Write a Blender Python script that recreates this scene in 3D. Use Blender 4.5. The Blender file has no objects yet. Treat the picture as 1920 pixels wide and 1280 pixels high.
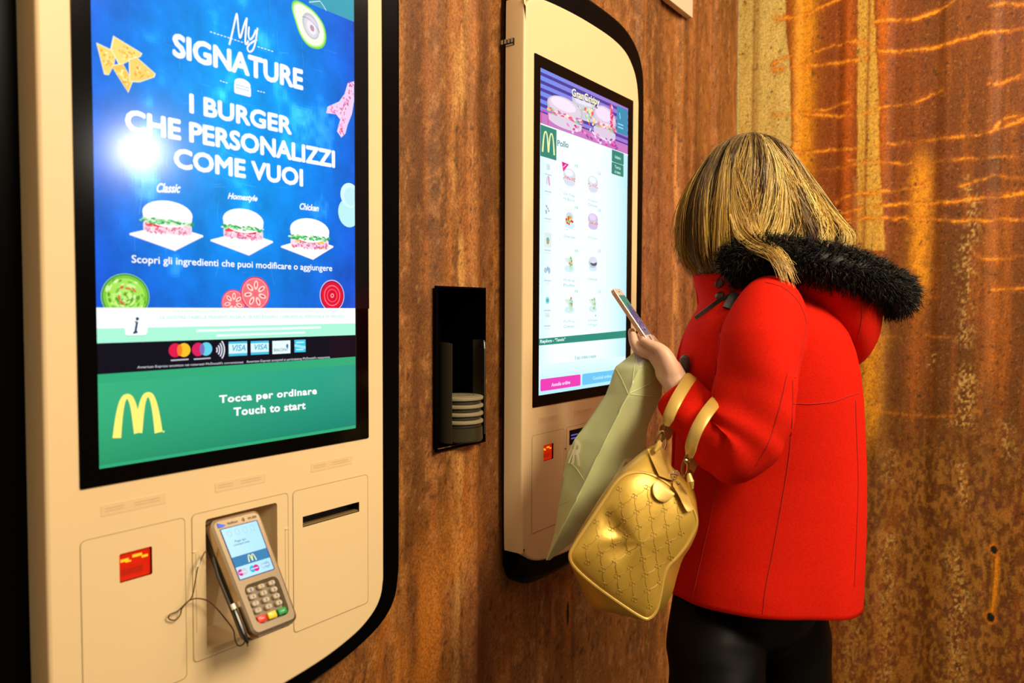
import bpy, bmesh, math, random
import numpy as np
from mathutils import Vector, Matrix
from mathutils.geometry import tessellate_polygon

random.seed(7)
RNG = np.random.default_rng(11)
scene = bpy.context.scene
COL = scene.collection

# ------------------------------------------------------------------ camera
# x runs along the kiosk wall, y into it, z up; kiosk fronts stand at y = 0
DIST, EYE = 0.912, 1.25
FPX = 1422.1
YAW, PITCH, ROLL = math.radians(36.085), math.radians(-2.3537), math.radians(0.23837)
CAM = np.array([0.0, -DIST, EYE])
FWD = np.array([math.cos(YAW) * math.cos(PITCH), math.sin(YAW) * math.cos(PITCH), math.sin(PITCH)])
_r = np.array([math.sin(YAW), -math.cos(YAW), 0.0]); _u = np.cross(_r, FWD)
RGT = _r * math.cos(ROLL) + _u * math.sin(ROLL)
UPV = -_r * math.sin(ROLL) + _u * math.cos(ROLL)
cam_data = bpy.data.cameras.new('camera')
cam = bpy.data.objects.new('camera', cam_data); COL.objects.link(cam)
cam_data.sensor_fit = 'HORIZONTAL'; cam_data.sensor_width = 36.0
cam_data.lens = FPX * 36.0 / 1920.0
cam_data.clip_start = 0.05
cam.matrix_world = Matrix(((RGT[0], UPV[0], -FWD[0], CAM[0]), (RGT[1], UPV[1], -FWD[1], CAM[1]),
                           (RGT[2], UPV[2], -FWD[2], CAM[2]), (0, 0, 0, 1)))
cam_data.dof.use_dof = True; cam_data.dof.focus_distance = 1.45; cam_data.dof.aperture_fstop = 4.5
scene.camera = cam
scene.view_settings.view_transform = 'Standard'
scene.view_settings.look = 'None'
scene.view_settings.exposure = 0.0
scene.view_settings.gamma = 1.0
scene.view_settings.use_curve_mapping = False

# ------------------------------------------------------------------ light
world = bpy.data.worlds.new('world'); scene.world = world; world.use_nodes = True
# the rest of the restaurant: pale lit ceiling above, dim warm room at eye level
_nt = world.node_tree; _bg = _nt.nodes['Background']; _tc = _nt.nodes.new('ShaderNodeTexCoord'); _sx = _nt.nodes.new('ShaderNodeSeparateXYZ'); _cr = _nt.nodes.new('ShaderNodeValToRGB')
_nt.links.new(_tc.outputs['Generated'], _sx.inputs[0]); _nt.links.new(_sx.outputs['Z'], _cr.inputs[0]); _nt.links.new(_cr.outputs[0], _bg.inputs[0])
_cr.color_ramp.elements[0].position = 0.0; _cr.color_ramp.elements[0].color = (0.11, 0.075, 0.045, 1)
_cr.color_ramp.elements[1].position = 0.75; _cr.color_ramp.elements[1].color = (0.95, 0.78, 0.52, 1)
_e = _cr.color_ramp.elements.new(0.18); _e.color = (0.16, 0.115, 0.07, 1)
_bg.inputs[1].default_value = 0.9

def area_lamp(name, loc, target, size, power, color=(1, 0.82, 0.58), shape='DISK', spread=180):
    l = bpy.data.lights.new(name, 'AREA'); l.shape = shape; l.size = size; l.energy = power; l.color = color
    l.spread = math.radians(spread)
    o = bpy.data.objects.new(name, l); COL.objects.link(o); o.location = loc
    d = Vector(target) - Vector(loc); o.rotation_euler = d.to_track_quat('-Z', 'Y').to_euler()
    return o
# ceiling lamps of the restaurant, behind and above the viewer
area_lamp('ceiling_lamp', (1.0, -2.2, 2.75), (1.35, 0.0, 1.1), 0.9, 53)
area_lamp('ceiling_lamp', (0.55, -2.3, 2.7), (1.5, -0.2, 1.1), 0.6, 28)
area_lamp('ceiling_lamp', (2.35, -1.25, 2.75), (2.5, -0.5, 1.0), 0.5, 9)
# the hanging lamp mirrored in the near display
area_lamp('pendant_lamp', (1.8964, -2.6741, 2.0), (0.55, 0, 1.45), 0.14, 11, (1, 0.93, 0.82))

# ------------------------------------------------------------------ helpers
def at(px, py, depth):           # a point `depth` metres in front of the viewer
    return CAM + (FWD + RGT * ((px - 960) / FPX) - UPV * ((py - 640) / FPX)) * depth
def ray(px, py): return FWD + RGT * ((px - 960) / FPX) - UPV * ((py - 640) / FPX)
def on_y(px, py, y=0.0):         # a point on the plane y = const (parallel to the kiosk wall)
    d = ray(px, py); return CAM + d * ((y - CAM[1]) / d[1])
def on_x(px, py, x):
    d = ray(px, py); return CAM + d * ((x - CAM[0]) / d[0])
def project(p):
    p = np.asarray(p, float) - CAM; c = p @ FWD
    return np.stack([960 + FPX * (p @ RGT) / c, 640 - FPX * (p @ UPV) / c], -1)

def lin(c):
    c = np.asarray(c, float) / 255.0
    return np.where(c <= 0.04045, c / 12.92, ((c + 0.055) / 1.055) ** 2.4)

MATS = {}
def mat(name, color=(0.8, 0.8, 0.8), rough=0.5, metal=0.0, spec=0.5, emit=None, estr=0.0, noise=None, bump=None,
        attr=None, coat=0.0, sheen=0.0, eattr=None, sss=0.0):
    if name in MATS: return MATS[name]
    m = bpy.data.materials.new(name); m.use_nodes = True; MATS[name] = m
    nt = m.node_tree; b = nt.nodes['Principled BSDF']; L = nt.links
    b.inputs['Base Color'].default_value = (*color, 1); b.inputs['Roughness'].default_value = rough
    b.inputs['Metallic'].default_value = metal; b.inputs['Specular IOR Level'].default_value = spec
    b.inputs['Coat Weight'].default_value = coat; b.inputs['Sheen Weight'].default_value = sheen
    if sss: b.inputs['Subsurface Weight'].default_value = sss; b.inputs['Subsurface Radius'].default_value = (0.012, 0.005, 0.003)
    tc = nt.nodes.new('ShaderNodeTexCoord')
    src = None
    if attr:
        a = nt.nodes.new('ShaderNodeAttribute'); a.attribute_name = attr; src = a.outputs['Color']
        L.new(src, b.inputs['Base Color'])
    if noise:                    # (scale, amount, stretch xyz): gentle mottling of the base colour
        sc, amt, st = noise
        mp = nt.nodes.new('ShaderNodeMapping'); mp.inputs['Scale'].default_value = st
        n = nt.nodes.new('ShaderNodeTexNoise'); n.inputs['Scale'].default_value = sc; n.inputs['Detail'].default_value = 6
        L.new(tc.outputs['Object'], mp.inputs[0]); L.new(mp.outputs[0], n.inputs['Vector'])
        mr = nt.nodes.new('ShaderNodeMapRange'); mr.inputs[1].default_value = 0.25; mr.inputs[2].default_value = 0.75
        mr.inputs[3].default_value = 1 - amt; mr.inputs[4].default_value = 1 + amt
        L.new(n.outputs['Fac'], mr.inputs[0])
        vm = nt.nodes.new('ShaderNodeVectorMath'); vm.operation = 'SCALE'
        if src: L.new(src, vm.inputs[0])
        else: vm.inputs[0].default_value = color
        L.new(mr.outputs[0], vm.inputs['Scale']); L.new(vm.outputs[0], b.inputs['Base Color'])
    if bump:                     # (scale, strength, distance)
        n2 = nt.nodes.new('ShaderNodeTexNoise'); n2.inputs['Scale'].default_value = bump[0]; n2.inputs['Detail'].default_value = 5
        L.new(tc.outputs['Object'], n2.inputs['Vector'])
        bp = nt.nodes.new('ShaderNodeBump'); bp.inputs['Strength'].default_value = bump[1]; bp.inputs['Distance'].default_value = bump[2]
        L.new(n2.outputs['Fac'], bp.inputs['Height']); L.new(bp.outputs[0], b.inputs['Normal'])
    if emit is not None:
        b.inputs['Emission Color'].default_value = (*emit, 1); b.inputs['Emission Strength'].default_value = estr
    if eattr:
        a = nt.nodes.new('ShaderNodeAttribute'); a.attribute_name = eattr
        L.new(a.outputs['Color'], b.inputs['Emission Color']); b.inputs['Emission Strength'].default_value = estr
    return m

BASE = {}                        # world location of each thing, so that parts are built in world coordinates
def root_of(o):
    while o.parent: o = o.parent
    return o
def thing(name, loc, label, cat, group=None):
    o = bpy.data.objects.new(name, None); COL.objects.link(o); o.location = loc; o.empty_display_size = 0.05
    BASE[o.name] = np.array(loc, float); tag(o, label, cat, group); return o
def tag(o, label, cat, group=None):
    o['label'] = label; o['category'] = cat
    if group: o['group'] = group
    return o
def obj(name, verts, faces, material, parent=None, smooth=True, label=None, loc=None):
    verts = np.asarray(verts, float).reshape(-1, 3)
    base = BASE[root_of(parent).name] if parent else (np.zeros(3) if loc is None else np.asarray(loc, float))
    me = bpy.data.meshes.new(name); me.from_pydata((verts - base).tolist(), [], [tuple(f) for f in faces])
    mats = material if isinstance(material, (list, tuple)) else [material]
    for mm in mats: me.materials.append(mm)
    me.polygons.foreach_set('use_smooth', [smooth] * len(me.polygons)); me.update()
    o = bpy.data.objects.new(name, me); COL.objects.link(o)
    if parent: o.parent = parent
    else: o.location = base; BASE[o.name] = base
    if label: o['label'] = label
    return o
def struct(o): o['kind'] = 'structure'; return o
def auto_smooth(o, deg=35):
    me = o.data; bm = bmesh.new(); bm.from_mesh(me); lim = math.radians(deg)
    for e in bm.edges:
        if len(e.link_faces) == 2: e.smooth = e.calc_face_angle(0) < lim
    bm.to_mesh(me); bm.free(); return o
def point_colors(o, cols, name='tint'):
    a = o.data.color_attributes.new(name, 'FLOAT_COLOR', 'POINT')
    c = np.ones((len(o.data.vertices), 4), np.float32); c[:, :3] = cols; a.data.foreach_set('color', c.ravel())
def face_colors(o, cols, name='tint'):
    a = o.data.color_attributes.new(name, 'FLOAT_COLOR', 'CORNER'); n = len(o.data.loops)
    c = np.ones((n, 4), np.float32)
    for p in o.data.polygons: c[p.loop_start:p.loop_start + p.loop_total, :3] = cols[p.index]
    a.data.foreach_set('color', c.ravel())

class MB:                        # collects shapes into one mesh
    def __init__(s): s.v = []; s.f = []
    def add(s, v, f):
        n = len(s.v); s.v += [tuple(map(float, p)) for p in v]; s.f += [tuple(i + n for i in q) for q in f]; return s
    def build(s, name, m, parent=None, smooth=True, deg=35, **k):
        o = obj(name, s.v, s.f, m, parent, smooth, **k)
        return auto_smooth(o, deg) if smooth and deg else o

def loft(rings, cap0=True, cap1=True, closed=True):
    v = []; f = []; n = len(rings[0])
    for r in rings: v += [tuple(map(float, p)) for p in r]
    m = n if closed else n - 1
    for i in range(len(rings) - 1):
        for j in range(m):
            a = i * n + j; b = i * n + (j + 1) % n
            f.append((a, b, b + n, a + n))
    if cap0: f.append(tuple(range(n - 1, -1, -1)))
    if cap1: f.append(tuple((len(rings) - 1) * n + j for j in range(n)))
    return v, f
def catmull(pts, n=8, closed=False):
    pts = np.asarray(pts, float); out = []; N = len(pts); rng = range(N) if closed else range(N - 1)
    for i in rng:
        p0 = pts[(i - 1) % N] if closed or i > 0 else 2 * pts[0] - pts[1]; p1 = pts[i]; p2 = pts[(i + 1) % N]
        p3 = pts[(i + 2) % N] if closed or i + 2 < N else 2 * pts[-1] - pts[-2]
        for k in range(n):
            t = k / n
            out.append(0.5 * ((2 * p1) + (-p0 + p2) * t + (2 * p0 - 5 * p1 + 4 * p2 - p3) * t * t + (-p0 + 3 * p1 - 3 * p2 + p3) * t ** 3))
    if not closed: out.append(pts[-1])
    return np.array(out)
def frames(path):
    path = np.asarray(path, float); T = np.gradient(path, axis=0); T /= np.linalg.norm(T, axis=1)[:, None] + 1e-12
    u = np.array([0, 0, 1.0]) if abs(T[0][2]) < 0.9 else np.array([1.0, 0, 0]); U = []; V = []
    for t in T:
        u = u - t * (u @ t); u /= np.linalg.norm(u) + 1e-12; U.append(u); V.append(np.cross(t, u))
    return T, np.array(U), np.array(V)
def tube(path, r, n=8, caps=True):
    path = np.asarray(path, float); r = np.broadcast_to(np.asarray(r, float), (len(path),)); T, U, V = frames(path)
    rings = [[path[i] + r[i] * (math.cos(2 * math.pi * k / n) * U[i] + math.sin(2 * math.pi * k / n) * V[i]) for k in range(n)] for i in range(len(path))]
    return loft(rings, caps, caps)
def box(lo, hi, bev=0.0):
    lo = np.minimum(lo, hi); hi = np.maximum(np.asarray(lo), np.asarray(hi))
    bm = bmesh.new(); bmesh.ops.create_cube(bm, size=1.0)
    c = (np.asarray(lo) + hi) / 2; d = hi - np.asarray(lo)
    for vv in bm.verts: vv.co = Vector(c + np.array(vv.co) * d)
    if bev > 0: bmesh.ops.bevel(bm, geom=list(bm.edges), offset=bev, segments=2, profile=0.7, affect='EDGES')
    bm.verts.index_update(); v = [tuple(x.co) for x in bm.verts]; f = [tuple(x.index for x in q.verts) for q in bm.faces]; bm.free(); return v, f
def tess(loops):
    L = [[Vector((p[0], p[1], 0)) for p in l] for l in loops]
    flat = [tuple(p) for l in loops for p in l]; return flat, [tuple(t) for t in tessellate_polygon(L)]
def rrect(x0, z0, x1, z1, r, n=5):
    r = min(r, abs(x1 - x0) / 2, abs(z1 - z0) / 2); out = []
    for cx, cz, a0 in ((x1 - r, z1 - r, 0), (x0 + r, z1 - r, 90), (x0 + r, z0 + r, 180), (x1 - r, z0 + r, 270)):
        for k in range(n + 1):
            a = math.radians(a0 + 90 * k / n); out.append((cx + r * math.cos(a), cz + r * math.sin(a)))
    return out
def offset_loop(p, d):           # moves a closed 2-D loop (counter-clockwise) inwards by d
    p = np.asarray(p, float); t = np.roll(p, -1, 0) - np.roll(p, 1, 0); t /= np.linalg.norm(t, axis=1)[:, None] + 1e-12
    return p + d * np.stack([-t[:, 1], t[:, 0]], -1)
def ccw(p):
    p = np.asarray(p, float); a = np.sum(p[:, 0] * np.roll(p[:, 1], -1) - np.roll(p[:, 0], -1) * p[:, 1])
    return p if a > 0 else p[::-1]
def ribbon2(path, w, closed=False):
    p = np.asarray(path, float)
    if closed: t = np.roll(p, -1, 0) - np.roll(p, 1, 0)
    else: t = np.gradient(p, axis=0)
    t /= np.linalg.norm(t, axis=1)[:, None] + 1e-12; nrm = np.stack([-t[:, 1], t[:, 0]], -1)
    w = np.broadcast_to(np.asarray(w, float), (len(p),))[:, None] / 2
    a = p + nrm * w; b = p - nrm * w; n = len(p); v = [tuple(x) for x in a] + [tuple(x) for x in b]
    f = [(i, (i + 1) % n, n + (i + 1) % n, n + i) for i in range(n if closed else n - 1)]; return v, f

_TXT = {}
def text_shape(s, bold=0.0, shear=0.0, space=1.0):
    if 'M' in s: bold = 0.0       # this glyph does not survive thickening
    k = (s, bold, shear, space)
    if k not in _TXT:
        cu = bpy.data.curves.new('lettering', 'FONT'); cu.body = s; cu.size = 1.0; cu.offset = bold; cu.shear = shear
        cu.space_character = space; cu.resolution_u = 3; cu.fill_mode = 'FRONT'
        o = bpy.data.objects.new('lettering', cu); COL.objects.link(o); bpy.context.view_layer.update()
        me = bpy.data.meshes.new_from_object(o.evaluated_get(bpy.context.evaluated_depsgraph_get()))
        v = np.array([tuple(x.co)[:2] for x in me.vertices]).reshape(-1, 2); f = [tuple(p.vertices) for p in me.polygons]
        bpy.data.objects.remove(o); bpy.data.curves.remove(cu); bpy.data.meshes.remove(me); _TXT[k] = (v, f)
    return _TXT[k]
def fit_text(s, x0, x1, zb, cap, bold=0.02, shear=0.0, zb1=None, capref='H', space=1.0):   # baseline zb, cap height cap, spans x0..x1
    v, f = text_shape(s, bold, shear, space); hv, _ = text_shape(capref, bold, 0.0); H = hv[:, 1].max()
    a, b = v[:, 0].min(), v[:, 0].max()
    t = (v[:, 0] - a) / (b - a); out = np.stack([x0 + t * (x1 - x0), zb + (0 if zb1 is None else 1) * t * ((zb1 or 0) - zb) + v[:, 1] / H * cap], -1)
    return out, f

class Display:                   # a lit screen: flat picture areas stacked a hair apart on one mesh
    def __init__(s, emb): s.v = []; s.f = []; s.c = []; s.bb = np.zeros((4000, 5)); s.n = 0; s.emb = emb   # emb(x, z, layer) -> world point
    def raw(s, v2, f, col):
        p = np.asarray(v2, float); lo, hi = p.min(0), p.max(0); B = s.bb[:s.n]   # one layer above whatever it overlaps
        h = (B[:, 0] < hi[0]) & (B[:, 2] > lo[0]) & (B[:, 1] < hi[1]) & (B[:, 3] > lo[1]); layer = 1 + (B[h, 4].max() if h.any() else 0)
        s.bb[s.n] = (lo[0], lo[1], hi[0], hi[1], layer); s.n += 1
        n = len(s.v); s.v += [tuple(s.emb(p[0], p[1], layer)) for p in v2]; s.f += [tuple(i + n for i in q) for q in f]
        c = np.asarray(col, float); s.c += [c] * len(f) if c.ndim == 1 else list(c); return s
    def poly(s, pts, col): v, f = tess([pts]); return s.raw(v, f, lin(col))
    def rect(s, x0, z0, x1, z1, col): return s.raw([(x0, z0), (x1, z0), (x1, z1), (x0, z1)], [(0, 1, 2, 3)], lin(col))
    def rr(s, x0, z0, x1, z1, r, col): p = rrect(min(x0, x1), min(z0, z1), max(x0, x1), max(z0, z1), r); return s.raw(p, [tuple(range(len(p)))], lin(col))
    def ell(s, cx, cz, rx, rz, col, rot=0.0, n=28):
        a = np.arange(n) * 2 * math.pi / n; c, d = math.cos(rot), math.sin(rot); x = rx * np.cos(a); z = rz * np.sin(a)
        return s.raw(np.stack([cx + x * c - z * d, cz + x * d + z * c], -1), [tuple(range(n))], lin(col))
    def line(s, path, w, col, closed=False): v, f = ribbon2(path, w, closed); return s.raw(v, f, lin(col))
    def text(s, t, x0, x1, zb, cap, col, **k): v, f = fit_text(t, x0, x1, zb, cap, **k); return s.raw(v, f, lin(col))
    def grid(s, x0, z0, x1, z1, nx, nz, fn):
        xs = np.linspace(x0, x1, nx + 1); zs = np.linspace(z0, z1, nz + 1)
        v = [(x, z) for z in zs for x in xs]; f = []; c = []
        for j in range(nz):
            for i in range(nx):
                f.append((j * (nx + 1) + i, j * (nx + 1) + i + 1, (j + 1) * (nx + 1) + i + 1, (j + 1) * (nx + 1) + i))
                c.append(lin(fn((xs[i] + xs[i + 1]) / 2, (zs[j] + zs[j + 1]) / 2)))
        return s.raw(v, f, np.array(c))
    def arches(s, x0, x1, z0, z1, w, col):   # the double golden arch
        xm = (x0 + x1) / 2; h = z1 - z0
        for a, b in ((x0, xm), (xm, x1)):
            o = 1 if a == x0 else -1; P = []
            for k in range(25):
                t = k / 24; P.append((a + (b - a) * (0.5 - 0.5 * math.cos(math.pi * t) if False else t), z0 + h * (1 - abs(2 * t - 1) ** 2.6)))
            P = np.array(P); wid = np.array([w * (1.05 - 0.4 * math.sin(math.pi * k / 24)) for k in range(25)])
            if o == 1: P[-1, 1] = z0 + 0.06 * h
            else: P[0, 1] = z0 + 0.06 * h
            s.line(P, wid, col)
        return s
    def build(s, name, m, parent):
        o = obj(name, s.v, s.f, m, parent, smooth=False); face_colors(o, s.c); return o

def vnoise(x, y, seed=0):        # smooth value noise
    r = np.random.default_rng(seed).random((257, 257)); xi = np.floor(x).astype(int); yi = np.floor(y).astype(int)
    fx = x - xi; fy = y - yi; fx = fx * fx * (3 - 2 * fx); fy = fy * fy * (3 - 2 * fy)
    g = lambda a, b: r[a % 257, b % 257]
    return (g(xi, yi) * (1 - fx) + g(xi + 1, yi) * fx) * (1 - fy) + (g(xi, yi + 1) * (1 - fx) + g(xi + 1, yi + 1) * fx) * fy
def fbm(x, y, seed=0, o=4):
    s = 0; a = 0.5; t = 0
    for k in range(o): s = s + a * vnoise(x * 2 ** k, y * 2 ** k, seed + k); t += a; a *= 0.5
    return s / t
def dist_poly(X, Z, pts):        # distance from each grid point to a polyline
    d = np.full(X.shape, 1e9)
    for (a, b), (c, e) in zip(pts[:-1], pts[1:]):
        vx, vz = c - a, e - b; t = np.clip(((X - a) * vx + (Z - b) * vz) / (vx * vx + vz * vz + 1e-12), 0, 1)
        d = np.minimum(d, np.hypot(X - a - t * vx, Z - b - t * vz))
    return d
def smooth(a, b, x): t = np.clip((x - a) / (b - a), 0, 1); return t * t * (3 - 2 * t)
def mix(c, d, t): return c + (np.asarray(d) - c) * t[..., None]

# ------------------------------------------------------------------ the setting
FLOOR_Z = -0.06
WALL_Y, WALL_X = 0.055, 2.71
NICHE = (1.0790, .984, 1.2255, 1.292)     # opening for the locator dispenser
def sheet(name, us, vs, place, paint, m, gap=None):
    U, V = np.meshgrid(us, vs); P = place(U, V); nu, nv = len(us), len(vs)
    idx = np.arange(nu * nv).reshape(nv, nu); keep = np.ones((nv - 1, nu - 1), bool)
    if gap: uc, vc = (us[:-1] + us[1:]) / 2, (vs[:-1] + vs[1:]) / 2; keep = ~(((uc > gap[0]) & (uc < gap[2]))[None, :] & ((vc > gap[1]) & (vc < gap[3]))[:, None])
    f = np.stack([idx[:-1, :-1], idx[:-1, 1:], idx[1:, 1:], idx[1:, :-1]], -1)[keep].reshape(-1, 4)
    me = bpy.data.meshes.new(name); me.vertices.add(nu * nv); me.vertices.foreach_set('co', P.reshape(-1).astype(np.float32))
    me.loops.add(f.size); me.loops.foreach_set('vertex_index', f.ravel().astype(np.int32))
    me.polygons.add(len(f)); me.polygons.foreach_set('loop_start', np.arange(0, f.size, 4, dtype=np.int32))
    me.update(calc_edges=True); me.validate(); me.materials.append(m)
    me.polygons.foreach_set('use_smooth', [True] * len(f))
    o = bpy.data.objects.new(name, me); COL.objects.link(o); point_colors(o, paint(U, V).reshape(-1, 3)); return struct(o)

rust = mat('rusted_steel', rough=0.62, spec=0.35, attr='tint', noise=(260, 0.50, (1, 1, 0.7)), bump=(330, 0.45, 0.0018))
def corr(x): return 0.011 * smooth(-0.35, 0.35, np.cos((x - 1.15) * 2 * math.pi / 0.28))
def wall_place(X, Z): return np.stack([X, WALL_Y + 0.011 - corr(X), Z], -1)
def wall_paint(X, Z):
    n = fbm(X * 5, Z * 3, 1); s = fbm(X * 60, Z * 2.2, 9, 3); g = fbm(X * 90, Z * 40, 21, 3); w = fbm(X * 2, Z * 1.5, 40)
    c = np.zeros(X.shape + (3,)) + lin((150, 84, 30))
    c = mix(c, lin((112, 62, 18)), smooth(0.42, 0.7, n) * 0.8)
    c = mix(c, lin((186, 98, 34)), smooth(0.52, 0.75, s) * 0.45)
    c = mix(c, lin((104, 54, 16)), smooth(0.5, 0.72, fbm(X * 45, Z * 20, 83, 3)) * 0.55); c = mix(c, lin((196, 120, 62)), smooth(0.56, 0.78, fbm(X * 60, Z * 34, 87, 3)) * 0.5)
    c = mix(c, lin((92, 46, 12)), smooth(0.55, 0.8, fbm(X * 40, Z * 1.4, 33, 3)) * 0.35)
    c = mix(c, lin((170, 96, 66)), smooth(0.5, 0.75, w) * 0.35)
    for x, wd, k, col in ((1.15, 0.022, 0.75, (214, 142, 72)), (1.19, 0.012, 0.45, (200, 120, 66)), (2.19, 0.016, 0.8, (226, 140, 70)),
                          (2.29, 0.012, 0.55, (176, 96, 62)), (2.46, 0.028, 0.5, (196, 112, 60)), (1.43, 0.02, 0.5, (205, 130, 70)), (0.99, 0.02, 0.5, (200, 120, 50))):
        b = np.exp(-((X - x) / wd) ** 2) * smooth(0.35, 0.62, fbm(X * 70, Z * 7, int(x * 100), 3)) * k
        c = mix(c, lin(col), b)
    for x, wd in ((2.245, 0.02), (2.32, 0.012), (2.06, 0.03), (1.04, 0.02), (1.24, 0.02)):
        c = mix(c, lin((88, 42, 12)), np.exp(-((X - x) / wd) ** 2) * 0.5)
    c = mix(c, lin((205, 140, 84)), smooth(0.72, 0.9, fbm(X * 210, Z * 110, 77, 2)) * 0.4)
    c = mix(c, lin((70, 30, 8)), smooth(0.72, 0.82, fbm(X * 130, Z * 75, 55, 2)) * 0.75)
    h = on_y(1072, 1152, WALL_Y); d = np.hypot((X - h[0]) / 0.008, (Z - h[2]) / 0.034)
    c = mix(c, lin((225, 120, 20)), np.exp(-(d / 1.7) ** 2) * 0.6); c = mix(c, lin((16, 8, 2)), smooth(1.1, 0.7, d + 0.5 * (g - 0.5)))
    low = smooth(1.0, 0.55, Z + 0.2 * (n - 0.5)) * smooth(1.4, 1.15, X); c = mix(c, lin((205, 112, 28)), low * smooth(0.45, 0.7, fbm(X * 14, Z * 5, 62)) * 0.8)
    return c * np.array((0.92, 1.10, 1.15))
wall_back = sheet('wall_back', np.unique(np.concatenate([np.arange(-0.6, WALL_X + 0.004, 0.005), [NICHE[0], NICHE[2]]])), np.unique(np.concatenate([np.arange(FLOOR_Z, 2.7, 0.008), [NICHE[1], NICHE[3]]])), wall_place, wall_paint, rust, gap=NICHE)

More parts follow.
